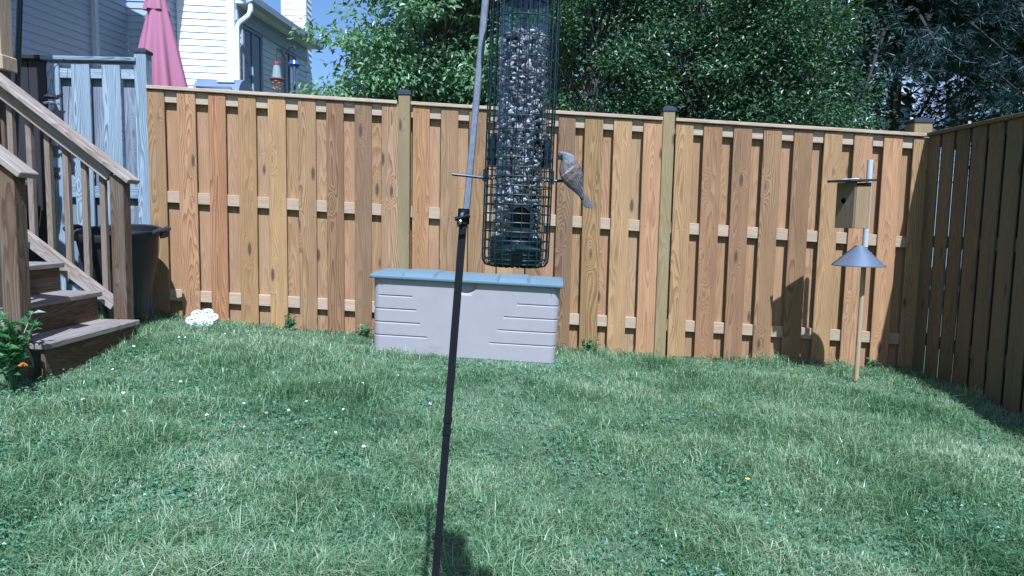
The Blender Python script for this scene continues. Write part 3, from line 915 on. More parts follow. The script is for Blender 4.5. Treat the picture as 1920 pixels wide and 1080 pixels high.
# front perch just under the front port
b = MB(); b.tube([(.0, -.05, .040), (.004, -.075, .037), (.030, -.079, .036), (.044, -.078, .0355)], [.006, .005, .0035, .002], 8); b.box((.005, -.0655, .038), (.022, .012, .012)); b.build('perch', M['greenplastic'], fd, smooth=True)
# side perches with collars clipped to the cage
b = MB(); b.tube([(-.048, -.005, .161), (-.122, -.02, .165)], .0027, 8); b.tube([(-.060, -.006, .1615), (-.066, -.008, .162)], .0055, 10); b.box((-.0625, -.006, .166), (.006, .012, .022)); b.build('perch', M['greenplastic'], fd, smooth=True)
b = MB(); b.tube([(.048, -.002, .161), (.119, -.006, .163)], .0027, 8); b.tube([(.060, -.003, .161), (.066, -.003, .161)], .0055, 10); b.box((.0625, -.003, .167), (.006, .012, .024)); b.build('perch', M['greenplastic'], fd, smooth=True)

# ------------------------------------------------------------------ sparrow on the right-hand perch
k = NT('sparrow_feathers')
att = k.n('ShaderNodeVertexColor', layer_name='feather').outputs[0]
tc = k.n('ShaderNodeTexCoord').outputs['Object']
nz = k.n('ShaderNodeTexNoise', {'Vector': k.n('ShaderNodeVectorMath', {0: tc, 1: (900, 900, 250)}, operation='MULTIPLY').outputs[0], 'Scale': 1.0, 'Detail': 3.0}).outputs[0]
f = k.math('MULTIPLY_ADD', nz, 1.3, .10)
c = k.mix(1.0, att, k.n('ShaderNodeCombineColor', {0: f, 1: f, 2: f}).outputs[0], 'MULTIPLY')
M['feather'] = k.done(k.bsdf(c, .8, k.bump(nz, .3, .001)).outputs[0])

sparrow = root('sparrow', 'small brown streaked sparrow perched on the right perch of the feeder', 'bird', (.1085, 1.286, 1.182))
B0 = Vector(sparrow.location)


def loft(spine, n=20, side=Vector((0, -1, 0))):
    vs_ = []; fs_ = []
    P = [Vector(s[:3]) - B0 for s in spine]
    for i_, p in enumerate(P):
        t = (P[min(i_ + 1, len(P) - 1)] - P[max(i_ - 1, 0)]).normalized()
        b_ = (side - t * side.dot(t)).normalized()
        a_ = t.cross(b_)
        ra, rb = spine[i_][3], spine[i_][4]
        for k_ in range(n):
            th = 2 * math.pi * k_ / n
            vs_.append(p + a_ * ra * math.cos(th) + b_ * rb * math.sin(th))
    for i_ in range(len(P) - 1):
        for k_ in range(n):
            k2 = (k_ + 1) % n
            fs_.append((i_ * n + k_, i_ * n + k2, (i_ + 1) * n + k2, (i_ + 1) * n + k_))
    fs_.append(tuple(range(n - 1, -1, -1))); fs_.append(tuple((len(P) - 1) * n + k_ for k_ in range(n)))
    return vs_, fs_


def dense(sp_, m):
    A = np.array(sp_, dtype=float); n_ = len(A)
    out = []
    for q in np.linspace(0, n_ - 1, m):
        i_ = min(int(q), n_ - 2); t = q - i_
        p0, p1, p2, p3 = A[max(i_ - 1, 0)], A[i_], A[i_ + 1], A[min(i_ + 2, n_ - 1)]
        v = .5 * ((2 * p1) + (-p0 + p2) * t + (2 * p0 - 5 * p1 + 4 * p2 - p3) * t * t + (-p0 + 3 * p1 - 3 * p2 + p3) * t ** 3)
        v[3:] = np.maximum(v[3:], .0006)
        out.append(tuple(v))
    return out


spine = [(.0800, 1.283, 1.2195, .002, .002), (.0825, 1.2825, 1.2205, .0075, .007), (.0870, 1.282, 1.2218, .0118, .0112), (.0925, 1.2815, 1.2205, .0138, .0132), (.0965, 1.281, 1.2150, .0150, .0142),
         (.0988, 1.2805, 1.2080, .0175, .0165), (.1005, 1.280, 1.2005, .0205, .0190), (.1035, 1.2795, 1.192, .0218, .0200), (.1075, 1.279, 1.183, .0205, .0188), (.112, 1.2785, 1.174, .0168, .0160), (.1165, 1.278, 1.1660, .0118, .0116), (.120, 1.277, 1.160, .0075, .0078), (.1225, 1.2765, 1.156, .003, .004)]
spine = [(*q[:3], q[3] * .94, q[4] * .92) for q in spine]
vs_, fs_ = loft(dense(spine, 64), 44)
bb = MB(); bb.add(vs_, fs_)
body = bb.build('body', M['feather'], sparrow, smooth=True)


def paint(o, fn):
    ca = o.data.color_attributes.new('feather', 'FLOAT_COLOR', 'POINT')
    for i_, v in enumerate(o.data.vertices):
        ca.data[i_].color = (*fn(v.co + B0), 1)


def body_col(p):
    # rufous crown, pale brow, dark eye line, grey cheek and nape; brown streaked mantle; grey rump and breast
    ux, uz = p.x - .0895, p.z - 1.2205
    h = uz + .28 * ux                                 # height over the tilted head
    if p.z > 1.2085 + .4 * (p.x - .098):
        if h > .0082 + .001 * mnoise.noise(p * 500): return (.12, .058, .036)
        if h > .0055: return (.24, .235, .23)
        if h > .0035 and p.x < .094: return (.05, .045, .042)
        return (.175, .178, .18) if mnoise.noise(p * 260) > -.1 else (.13, .125, .12)
    if p.z < 1.167: return (.20, .21, .235)
    if p.x < .0905 - (1.2085 - p.z) * -.15: return (.25, .25, .25)
    s_ = math.sin((p.x * .83 + p.z * .56) * 1500 + 2.2 * mnoise.noise(p * 240))
    return (.13, .086, .060) if s_ > .2 else ((.038, .028, .024) if s_ > -.65 else (.19, .15, .12))
paint(body, body_col)


def wing(sy, shift):
    sp2 = [(.0895 + shift, 1.2815 + sy * .0085, 1.208, .003, .0015), (.0915 + shift, 1.280 + sy * .0150, 1.202, .0110, .0042), (.0960 + shift, 1.279 + sy * .0182, 1.193, .0145, .0048), (.1025 + shift, 1.278 + sy * .0180, 1.182, .0142, .0044),
           (.1095 + shift, 1.2775 + sy * .0150, 1.171, .0112, .0036), (.1165 + shift, 1.277 + sy * .0105, 1.160, .0072, .0026), (.122 + shift, 1.2765 + sy * .007, 1.151, .0036, .0016), (.1245 + shift, 1.276 + sy * .006, 1.1465, .001, .001)]
    v2, f2 = loft(dense(sp2, 60), 36)
    w = MB(); w.add(v2, f2)
    o = w.build('wing', M['feather'], sparrow, smooth=True)
    def wc(p):
        t = (1.208 - p.z) / .0615
        a = (p.x - .0905 - shift) - (1.208 - p.z) * .55       # across the wing, back edge positive
        tb_ = t + a * 9
        nzv = mnoise.noise(p * 330)
        if .185 < tb_ + nzv * .03 < .228: return (.27, .26, .25)
        if .37 < tb_ + nzv * .04 < .405: return (.19, .16, .135)
        if tb_ < .17: return (.135, .092, .066) if math.sin(a * 1900 + nzv * 2) > -.1 else (.05, .04, .037)
        if tb_ < .5: return (.135, .092, .066) if math.sin(a * 1900 + nzv * 2.5) > .2 else (.042, .036, .036)
        s_ = math.sin(a * 1500)
        return (.055, .052, .058) if s_ > -.55 else (.19, .165, .15)
    paint(o, wc)
    # long flight feathers laid over one another along the folded wing
    for q in range(5):
        e = q * .0022
        f0 = [(.0985 + shift + e * .9, 1.2785 + sy * (.0192 - e * .5), 1.1885 - e * .9, .0015, .0010), (.106 + shift + e, 1.278 + sy * (.0182 - e * .6), 1.177 - e * .7, .0030, .0011),
              (.115 + shift + e * .8, 1.2772 + sy * (.0130 - e * .5), 1.1635 - e * .4, .0026, .0010), (.1225 + shift + e * .5, 1.2765 + sy * (.0078 - e * .3), 1.1515 - e * .6, .0008, .0006)]
        v4, f4 = loft(dense(f0, 16), 8)
        fm = MB(); fm.add(v4, f4)
        fo = fm.build('flight_feather', M['feather'], o, smooth=True)
        paint(fo, lambda p, q=q: (.050, .046, .050) if q % 2 else (.105, .088, .078))
wing(-1, .0); wing(1, .003)
for k_, (dx, dy) in enumerate(((-.0035, 0), (.0, .0012), (.0035, .0022))):
    sp3 = [(.1175 + dx * .3, 1.2768 + dy, 1.163, .003, .0012), (.124 + dx * .5, 1.276 + dy, 1.153, .0042, .0012), (.131 + dx * .9, 1.274 + dy, 1.142, .0046, .0011), (.1365 + dx * 1.2, 1.272 + dy, 1.1335, .0046, .001), (.1395 + dx * 1.4, 1.2712 + dy, 1.1295, .0028, .0008)]
    v3, f3 = loft(sp3, 10)
    t_ = MB(); t_.add(v3, f3); o = t_.build('tail_feather', M['feather'], sparrow, smooth=True)
    paint(o, lambda p: (.085, .072, .066) if mnoise.noise(p * 300) > -.15 else (.13, .125, .13))
b = MB(); b.tube([Vector((.0815, 1.283, 1.2195)) - B0, Vector((.0785, 1.2835, 1.2180)) - B0, Vector((.0752, 1.284, 1.2166)) - B0], [.0034, .0026, .0004], 8); b.build('beak', M['bird_dark'], sparrow, smooth=True)
b = MB(); b.lathe([(.0002, -.0022), (.0016, -.0015), (.0022, 0), (.0016, .0015), (.0002, .0022)], 10, Vector((.0853, 1.2722, 1.2225)) - B0); b.build('eye', M['eye'], sparrow, smooth=True)
for dx in (0, .012):
    b = MB(); b.tube([Vector((.104 + dx * .6, 1.284, 1.178)) - B0, Vector((.099 + dx * .8, 1.290, 1.1815)) - B0, Vector((.0955 + dx, 1.2945, 1.1792)) - B0], [.0022, .0012, .0011], 6)
    for e in (-.005, 0, .005):
        b.tube([Vector((.0955 + dx, 1.2945, 1.1796)) - B0, Vector((.0955 + dx + e * .8, 1.2925, 1.1818)) - B0, Vector((.0955 + dx + e, 1.2905, 1.1785)) - B0], .0008, 5)
    b.build('leg', M['legs'], sparrow, smooth=True)


# ------------------------------------------------------------------ houses beyond the fence
def lapwall(parent, p0, p1, z0, z1, m, lap=.108, first=2.3):
    """a wall core with overlapping siding boards, outside on the right of p0->p1"""
    p0, p1 = Vector((*p0, 0)), Vector((*p1, 0))
    d = p1 - p0; L = d.length; u = d.normalized(); nrm = Vector((u.y, -u.x, 0))
    ang = math.atan2(u.y, u.x)
    c = (p0 + p1) / 2 - nrm * .08
    b = MB(); b.box((0, 0, (z0 + z1) / 2), (L - .01, .14, z1 - z0)); b.build('wall', m, parent, loc=c, rot=(0, 0, ang))
    key = ('lap', round(L, 3), m.name)
    if key not in BOXES:
        b = MB()
        hl = L / 2
        b.add([(-hl, 0, 0), (hl, 0, 0), (hl, -.019, 0), (-hl, -.019, 0), (-hl, 0, lap + .012), (hl, 0, lap + .012), (hl, -.003, lap + .012), (-hl, -.003, lap + .012)],
              [(0, 1, 2, 3), (4, 7, 6, 5), (0, 4, 5, 1), (1, 5, 6, 2), (2, 6, 7, 3), (3, 7, 4, 0)])
        me_ = b.mesh('siding_board'); me_.materials.append(m); BOXES[key] = me_
    z = first
    while z < z1 - lap:
        link('siding_board', BOXES[key], None, parent, (p0 + p1) / 2 + Vector((0, 0, z)) - nrm * .008, (0, 0, ang))
        z += lap
    return ang, nrm


def trim_board(parent, p, z0, z1, w, m, ang=0.0, name='corner_board'):
    b = MB(); b.box((0, 0, (z0 + z1) / 2), (w, w, z1 - z0)); b.build(name, m, parent, loc=(p[0], p[1], 0), rot=(0, 0, ang), bevel=.004)


hl = root('house', 'shaded grey blue sided house behind the weathered fence', 'house', (-6.3, 10.5, 0))
def HL(x, y): return (x + 6.3, y - 10.5)
A0, A1, B1 = HL(-6.80, 7.2), HL(-6.29, 10.6), HL(-6.18, 11.32)
C1, D1 = HL(-5.70, 11.34), HL(-5.625, 11.86)
lapwall(hl, A0, A1, 0, 5.1, M['siding_shaded'])
lapwall(hl, A1, B1, 0, 5.1, M['siding_shaded'])
lapwall(hl, B1, C1, 0, 5.1, M['siding_shaded'])
lapwall(hl, C1, D1, 0, 5.1, M['siding_shaded'])
trim_board(hl, (A1[0] + .015, A1[1]), 0, 5.1, .085, M['trim_grey'])
trim_board(hl, (C1[0] + .005, C1[1]), 0, 5.1, .075, M['trim_grey'])
trim_board(hl, (D1[0] + .03, D1[1] - .02), 0, 5.1, .07, M['trim'])
b = MB(); b.box((-2.2, -.9, 2.55), (3.2, 5.0, 5.0)); b.build('house_core', M['siding_shaded'], hl)
# unseen low roof, its deep eave shaped to shade these walls
b = MB()
b.add([(.62, .10, 5.12), (.50, -4.4, 5.12), (-4.2, -4.4, 7.4), (-4.2, .10, 7.4), (.62, .10, 5.26), (.50, -4.4, 5.26), (-4.2, -4.4, 7.56), (-4.2, .10, 7.56)], [(0, 1, 2, 3), (4, 7, 6, 5), (0, 4, 5, 1), (1, 5, 6, 2), (2, 6, 7, 3), (3, 7, 4, 0)])
rf = b.build('roof', M['roof'], hl)
b = MB(); b.box((.74, .90, 5.16), (.28, .92, .12)); b.box((-1.0, .75, 6.0), (2.2, .9, .12))
b.build('shade_eave', M['roof'], rf)  # small second eave added out of view to cast shade
b = MB(); b.tube([(.54, -4.4, 5.22), (.66, .1, 5.22)], .06, 8); b.build('gutter', M['trim_grey'], rf, smooth=True)
# long horizontal trim at the foot of the near wall
b = MB(); b.tube([HL(-6.72, 7.7) + (3.05,), HL(-6.42, 9.7) + (3.0,)], .03, 6); b.build('awning_rail', M['trim_grey'], hl)

hr = root('house', 'bright white sided house with downspout and dark windows left of the trees', 'house', (-4.70, 11.89, 0))
def HR(x, y): return (x + 4.70, y - 11.89)
E0, E1 = HR(-5.59, 11.80), (0, 0)
F1 = (.30, 2.95)
lapwall(hr, E0, (-.13, -.013), 0, 6.2, M['siding'])
lapwall(hr, (.0, .06), F1, 0, 4.62, M['siding'])
trim_board(hr, (-.055, .005), 0, 4.75, .125, M['trim'])
b = MB(); b.box((-1.45, 1.52, 2.3), (2.7, 2.8, 4.6)); b.build('house_core', M['siding'], hr)
# roof slab above the long wall, gutter and fascia along it
b = MB()
def slab(e0, e1, rx, z0, z1, th):
    return [(e0[0], e0[1], z0), (e1[0], e1[1], z0), (e1[0] - rx, e1[1], z1), (e0[0] - rx, e0[1], z1), (e0[0], e0[1], z0 + th), (e1[0], e1[1], z0 + th), (e1[0] - rx, e1[1], z1 + th), (e0[0] - rx, e0[1], z1 + th)]
b.add(slab((.25, -.12), (.56, 3.05), 2.6, 4.66, 6.5, .10), [(0, 1, 2, 3), (4, 7, 6, 5), (0, 4, 5, 1), (1, 5, 6, 2), (2, 6, 7, 3), (3, 7, 4, 0)])
rf = b.build('roof', M['roof'], hr)
b = MB(); b.add([(.03, -.06, 4.615), (.33, 3.0, 4.615), (.56, 3.0, 4.615), (.25, -.06, 4.615), (.03, -.06, 4.655), (.33, 3.0, 4.655), (.56, 3.0, 4.655), (.25, -.06, 4.655)], [(0, 1, 2, 3), (4, 7, 6, 5), (0, 4, 5, 1), (1, 5, 6, 2), (2, 6, 7, 3), (3, 7, 4, 0)])
b.build('soffit', M['trim'], hr)
b = MB()
for (w_, z_) in ((.0, 4.60), (.0, 4.70)): pass
b.add([(.24, -.12, 4.60), (.34, -.12, 4.64), (.35, -.12, 4.74), (.24, -.12, 4.74), (.55, 3.05, 4.60), (.65, 3.05, 4.64), (.66, 3.05, 4.74), (.55, 3.05, 4.74)], [(0, 1, 2, 3), (7, 6, 5, 4), (0, 4, 5, 1), (1, 5, 6, 2), (2, 6, 7, 3), (3, 7, 4, 0)])
b.build('gutter', M['trim_grey'], hr)
b = MB(); b.add([(.012, .0, 4.36), (.305, 2.95, 4.36), (.335, 2.95, 4.36), (.042, 0, 4.36), (.012, 0, 4.61), (.305, 2.95, 4.61), (.335, 2.95, 4.61), (.042, 0, 4.61)], [(0, 1, 2, 3), (4, 7, 6, 5), (0, 4, 5, 1), (1, 5, 6, 2), (2, 6, 7, 3), (3, 7, 4, 0)])
b.build('frieze_board', M['trim_grey'], hr)
b = MB(); b.tube([(.29, -.06, 4.62), (.29, -.07, 4.50), (.26, -.07, 4.42), (.10, -.06, 4.30), (.06, -.055, 4.22), (.055, -.055, 2.0), (.055, -.055, .2)], .042, 8); b.build('downspout', M['trim'], hr, smooth=True)
angF = math.atan2(F1[1] - .06, F1[0])
for (t0, t1, z0, z1) in ((.19, .92, 2.6, 4.34), (1.80, 2.40, 2.6, 4.34)):
    uf = Vector((math.cos(angF), math.sin(angF), 0)); nf = Vector((uf.y, -uf.x, 0))
    c = uf * (t0 + t1) / 2 + nf * .016
    w = t1 - t0; h = z1 - z0
    fr_ = MB()
    for (cx, cz, sx, sz) in ((-w / 2 + .025, 0, .05, h), (w / 2 - .025, 0, .05, h), (0, h / 2 - .025, w - .1, .05), (0, -h / 2 + .025, w - .1, .05)):
        fr_.box((cx, 0, cz), (sx, .05, sz))
    wi = fr_.build('window', M['sash'], hr, loc=(c.x, c.y, (z0 + z1) / 2), rot=(0, 0, angF))
    for s_ in (-1, 1):
        g = MB(); g.box((s_ * (w / 4 - .02), .004, 0), (w / 2 - .055, .012, h - .1)); g.build('pane', M['glass'], wi)
    g = MB(); g.box((0, -.004, 0), (.03, .04, h - .1)); g.build('mullion', M['sash'], wi)
# chimney chase through the roof
ch = MB(); ch.box((0, 0, 0), (.46, .46, 9.2)); chm = ch.build('chimney', M['siding'], hr, loc=(.02, 3.32, 4.6))
z = -2.4
b = MB(); hl_ = .235
b.add([(-hl_, 0, 0), (hl_, 0, 0), (hl_, -.016, 0), (-hl_, -.016, 0), (-hl_, 0, .13), (hl_, 0, .13), (hl_, -.003, .13), (-hl_, -.003, .13)], [(0, 1, 2, 3), (4, 7, 6, 5), (0, 4, 5, 1), (1, 5, 6, 2), (2, 6, 7, 3), (3, 7, 4, 0)])
mc = b.mesh('siding_board'); mc.materials.append(M['siding'])
while z < 4.5:
    link('siding_board', mc, None, chm, (0, -.225, z)); link('siding_board', mc, None, chm, (.225, 0, z), (0, 0, R_(90)))
    z += .12
b = MB(); b.box((.235, -.235, 0), (.05, .05, 9.19)); b.box((-.235, -.235, 0), (.05, .05, 9.19)); b.build('corner_board', M['trim'], chm)

# far pale house seen between the trees on the right
fh = root('house', 'pale distant house glimpsed through the dark trees above the fence corner', 'house', (12.0, 21.0, 0))
lapwall(fh, (-1.6, 0), (3.0, .6), 0, 6.6, M['siding_shaded'], lap=.2, first=2.6)  # bluish shade of this house comes from its siding colour
lapwall(fh, (-3.2, 3.2), (-1.6, 0), 0, 6.6, M['siding_shaded'], lap=.2, first=2.6)
b = MB(); b.box((0, 3.2, 3.2), (3.6, 5, 6.4)); b.build('house_core', M['siding'], fh)
b = MB(); b.prism([(-3.6, 6.5), (3.6, 6.9), (0, 9.0)], -.3, 6.0); b.build('roof', M['roof'], fh)
for x in (-.6, 1.3):
    w_ = MB(); w_.box((x, .02 + (x + 1.6) * .13, 4.6), (.9, .12, 1.3)); wo_ = w_.build('window', M['trim'], fh)
    w_ = MB(); w_.box((x, -.045 + (x + 1.6) * .13, 4.6), (.72, .02, 1.1)); w_.build('pane', M['glass'], wo_)

# ------------------------------------------------------------------ neighbour's deck with umbrella, grill and feeders
dk = root('neighbour_deck', 'raised wooden deck hidden behind the left half of the fence', 'deck', (-4.3, 8.4, 0))
for k_ in range(24):
    stick('deck_board', (.136, .034, 3.6), M['deck'], dk, (-1.9 + .141 * k_, 0, 1.45), TOY, bevel=.004)
for x in (-1.9, 0, 1.35):
    for y in (-1.6, 1.6): stick('deck_post', (.1, .1, 1.6), M['deck'], dk, (x, y, .63))
um = root('patio_umbrella', 'closed pink patio umbrella rising above the left end of the fence', 'umbrella', (-3.98, 8.0, 1.467))
b = MB(); b.tube([(0, 0, .03), (0, 0, 2.55)], .022, 10); b.build('pole', M['trim'], um, smooth=True)
b = MB(); b.lathe([(.001, 0), (.24, 0), (.25, .03), (.22, .06), (.03, .09), (.03, .2), (.001, .2)], 24); b.build('base', M['black'], um, smooth=True)
b = MB()
def folds(th, z): return 1 + .20 * math.cos(8 * th + 1.2 * z) * min(1, max(.25, (2.2 - z) / 1.2)) + .06 * math.cos(3 * th + .6)
b.lathe([(.22, .50), (.265, .52), (.285, .75), (.265, 1.0), (.225, 1.25), (.175, 1.55), (.125, 1.8), (.095, 1.95), (.085, 2.02)], 96, (-.03, 0, 0), wob=folds)
b.build('canopy', M['pink'], um, smooth=True)
b = MB()
b.lathe([(.125, 1.90), (.11, 1.98), (.085, 2.08), (.05, 2.25), (.02, 2.42), (.001, 2.44)], 64, (-.055, 0, 0), wob=lambda th, z: 1 + .16 * math.cos(7 * th) * max(.2, (2.2 - z) / .3))
b.build('vent_cap', M['pink'], um, smooth=True)
b = MB(); b.lathe([(.001, 2.44), (.022, 2.45), (.025, 2.47), (.001, 2.51)], 12, (-.055, 0, 0)); b.build('finial', M['trim'], um, smooth=True)

gr = root('barbecue_grill', 'blue grey domed grill lid just showing over the fence top', 'grill', (-3.50, 8.5, 1.515))
b = MB()
for k_ in range(13):
    a = math.pi * k_ / 12
    b.V += [(-.27, -.26 * math.cos(a), .98 + .235 * math.sin(a)), (.27, -.26 * math.cos(a), .98 + .235 * math.sin(a))]
for k_ in range(12): b.F.append((2 * k_, 2 * k_ + 1, 2 * k_ + 3, 2 * k_ + 2))
b.F.append(tuple(2 * k_ for k_ in range(13))); b.F.append(tuple(2 * k_ + 1 for k_ in range(12, -1, -1))); b.F.append((0, 24, 25, 1))
b.build('hood', M['grill'], gr, smooth=True, bevel=.0)
b = MB(); b.box((0, 0, .87), (.54, .5, .2)); b.build('firebox', M['black'], gr, bevel=.01)
b = MB(); b.tube([(-.2, -.26, 1.05), (-.2, -.3, 1.07), (.2, -.3, 1.07), (.2, -.26, 1.05)], .012, 8); b.build('hood_handle', M['chrome'], gr, smooth=True)
b = MB(); b.box((.10, -.19, 1.165), (.2, .03, .03)); b.build('thermometer_plate', M['white'], gr)
for sx in (-.24, .24):
    for sy in (-.2, .2):
        b = MB(); b.tube([(sx, sy, 0), (sx, sy, .78)], .018, 8); b.build('leg', M['black'], gr)

hf = root('hummingbird_feeder', 'red capped glass hummingbird feeder hanging above the fence beside the white house', 'bird feeder', (-2.70, 8.0, 2.56))
hf.scale = (.85, .85, .92)
b = MB(); b.lathe([(.001, .31), (.03, .31), (.045, .295), (.045, .27), (.001, .27)], 16); b.build('cap', M['red'], hf, smooth=True)
b = MB(); b.lathe([(.04, .27), (.044, .25), (.062, .12), (.062, .11)], 20)
k = NT('pale_glass'); b.build('bottle', k.done(k.n('ShaderNodeMixShader', {0: .5, 1: k.n('ShaderNodeBsdfTransparent', {0: (.8, .9, .88, 1)}).outputs[0], 2: k.bsdf((.45, .55, .52), .2).outputs[0]}).outputs[0]), hf, smooth=True)
b = MB(); b.lathe([(.001, .085), (.085, .085), (.098, .1), (.085, .115), (.001, .115)], 20); b.build('base_ring', M['red'], hf, smooth=True)
b = MB()
for k_ in range(9):
    a = k_ * 2 * math.pi / 9
    torus(b, (.062 * math.cos(a), .062 * math.sin(a), .05 + .02 * (k_ % 2)), .02, .005, 10, 5)
    torus(b, (.045 * math.cos(a + .3), .045 * math.sin(a + .3), -.02 + .015 * (k_ % 2)), .017, .005, 10, 5)
    b.tube([(.07 * math.cos(a), .07 * math.sin(a), .085), (.04 * math.cos(a), .04 * math.sin(a), -.04)], .004, 5)
b.build('filigree', M['brass'], hf)
b = MB(); b.tube([(0, 0, .31), (0, 0, .40), (.04, 0, .455)], .005, 6); b.build('hanger', M['black'], hf)
hp = root('garden_pole', 'slim black hook pole carrying the small feeders beyond the fence', 'pole', (-2.66, 8.06, 1.4))
b = MB(); b.tube([(.03, 0, 0), (.03, 0, 1.50), (.0, -.03, 1.58), (-.04, -.06, 1.585)], .011, 8); b.tube([(.03, 0, 1.55), (.09, 0, 1.62), (.14, 0, 1.63), (.16, 0, 1.6)], .009, 8); b.build('shaft', M['black'], hp, smooth=True)
ch_ = root('wind_chime', 'small blue topped wind chime hanging beside the hummingbird feeder', 'wind chime', (-2.52, 8.06, 2.62))
b = MB(); b.lathe([(.001, .26), (.05, .25), (.065, .21), (.04, .18), (.001, .18)], 16); b.build('top', M['blue'], ch_, smooth=True)
b = MB(); b.tube([(0, 0, .26), (0, 0, .40)], .004, 5); b.build('string', M['black'], ch_)
for k_ in range(5):
    a = k_ * 2 * math.pi / 5
    b = MB(); b.tube([(.035 * math.cos(a), .035 * math.sin(a), .18), (.035 * math.cos(a), .035 * math.sin(a), -.14 + .03 * k_)], .007, 6); b.build('chime_rod', M['chrome'], ch_)


# ------------------------------------------------------------------ vegetation
def leaf_quads(P, D, N, L, W, fold=.25):
    """P base points, D directions, N normals: one folded leaf of two triangles each -> verts, faces"""
    D = D / np.linalg.norm(D, axis=1, keepdims=True)
    S_ = np.cross(D, N); S_ /= np.linalg.norm(S_, axis=1, keepdims=True) + 1e-9
    N2 = np.cross(S_, D)
    L = L[:, None]; W = W[:, None]
    v0 = P
    v1 = P + D * L * .5 + S_ * W * .5 + N2 * W * fold
    v2 = P + D * L - N2 * L * .12
    v3 = P + D * L * .5 - S_ * W * .5 + N2 * W * fold
    n = len(P)
    V_ = np.stack([v0, v1, v2, v3], 1).reshape(-1, 3)
    i_ = np.arange(n) * 4
    F_ = np.concatenate([np.stack([i_, i_ + 1, i_ + 2], 1), np.stack([i_, i_ + 2, i_ + 3], 1)])
    return V_, F_


def crown_points(ells, n, holes=.0, freq=1.1, seed=0, shell=.35):
    out = []
    r = np.random.default_rng(seed)
    vol = np.array([e[3] * e[4] * e[5] for e in ells]); vol = vol / vol.sum()
    while len(out) < n:
        e = ells[r.choice(len(ells), p=vol)]
        d = r.normal(size=3); d /= np.linalg.norm(d)
        rad = (shell + (1 - shell) * r.uniform()) ** .6
        p = np.array(e[:3]) + d * rad * np.array(e[3:6])
        if p[2] < e[2] - e[5] * .97: continue
        if mnoise.noise(Vector(p * freq) + Vector((seed * 3.1, 0, 0))) < (e[6] if len(e) > 6 else holes): continue
        out.append(p)
    return np.array(out)


def make_tree(name, label, cat, base, ells, trunk_h, trunk_r, m, ncl, per, L, W, seed, spread=.25, flat=.35, holes=-.15, droop=.5, group=None, nlimb=40, freq=1.1, bend=(0, 0), shell=.35):
    r = np.random.default_rng(seed)
    t = root(name, label, cat, base, group=group)
    B = np.array(base)
    C = crown_points(ells, ncl, holes, freq, seed, shell) - B
    # trunk and limbs
    tb = MB()
    top = np.array([bend[0], bend[1], trunk_h])
    path = [np.array([0, 0, -.1]), np.array([.04, .02, trunk_h * .35]), np.array([bend[0] * .5 + .03, bend[1] * .5, trunk_h * .7]), top]
    tb.tube(path, [trunk_r * 1.15, trunk_r * .9, trunk_r * .7, trunk_r * .35], 9)
    for q in C[:nlimb]:
        f_ = r.uniform(.3, .95)
        f_ = min(.97, max(.2, (q[2] * .8) / trunk_h * r.uniform(.6, .9)))
        i_ = min(2, int(f_ * 3)); g = f_ * 3 - i_
        s = path[i_] * (1 - g) + path[i_ + 1] * g
        mid = s * .45 + q * .55 + np.array([0, 0, -.12]) + r.normal(size=3) * .08
        tb.tube([s, mid, q], [trunk_r * .32, trunk_r * .18, trunk_r * .05], 5, caps=False)
    tb.build('trunk', M['bark'], t, smooth=True)
    # leaves in flattened sprays round each point
    n = ncl * per
    c = np.repeat(C, per, axis=0)
    off = r.normal(size=(n, 3)) * np.array([spread, spread, spread * flat])
    P = c + off
    rad = off.copy(); rad[:, 2] *= .3
    D = rad / (np.linalg.norm(rad, axis=1, keepdims=True) + 1e-6) + r.normal(size=(n, 3)) * .55
    D[:, 2] -= droop
    N = r.normal(size=(n, 3)) * .55 + np.array([0, -.25, 1.0])
    V_, F_ = leaf_quads(P, D, N, L * r.uniform(.7, 1.25, n), W * r.uniform(.75, 1.2, n))
    o = link('crown', me_np('crown', V_, [F_]), m, t)
    return t


# the light green tree left of the feeder
make_tree('leafy_tree', 'light green leafy tree in layered sprays behind the fence left of the feeder', 'tree', (-1.2, 9.3, .1),
          [(-.65, 9.2, 4.0, 1.45, 1.1, 2.3), (-1.95, 8.9, 3.0, .74, .6, .68, -.22), (-2.0, 9.0, 2.4, .78, .6, .50, -.35), (.1, 9.0, 2.9, 1.0, .9, 1.1), (-1.0, 8.7, 2.4, 1.2, .6, .6), (.2, 9.2, 4.4, 1.2, .9, 1.3)],
          4.6, .07, M['leaf_light'], 470, 84, .088, .040, 3, spread=.17, flat=.26, holes=-.03, droop=.55, nlimb=110, freq=1.6)
# glossy shrubs right of the feeder
shr = [(.75, 7.5, 2.6, .85, .75, 1.25), (.9, 7.6, 4.1, .9, .7, 1.0)]
make_tree('glossy_shrub', 'dark glossy shrub directly right of the hanging feeder beyond the fence', 'shrub', (.8, 7.7, .1), shr, 3.6, .05, M['leaf_gloss'], 520, 58, .050, .024, 5, spread=.115, flat=.45, holes=.03, droop=.1, nlimb=50, freq=1.7)
shr = [(1.95, 7.6, 2.5, .95, .8, 1.2), (2.1, 7.7, 3.9, 1.05, .8, 1.2)]
make_tree('glossy_shrub', 'tall glossy shrub above the fence post right of the feeder', 'shrub', (2.0, 7.8, .1), shr, 3.8, .05, M['leaf_gloss'], 600, 58, .050, .024, 6, spread=.115, flat=.45, holes=.03, droop=.1, nlimb=50, freq=1.7)
shr = [(2.85, 7.3, 2.4, .75, .7, 1.0), (2.75, 7.4, 3.3, .7, .6, .8)]
make_tree('glossy_shrub', 'yellow green glossy shrub leaning beside the dark pine', 'shrub', (2.8, 7.5, .1), shr, 3.2, .05, M['leaf_gloss'], 440, 56, .048, .022, 8, spread=.15, flat=.6, holes=-.12, droop=.1, nlimb=40, freq=1.7)
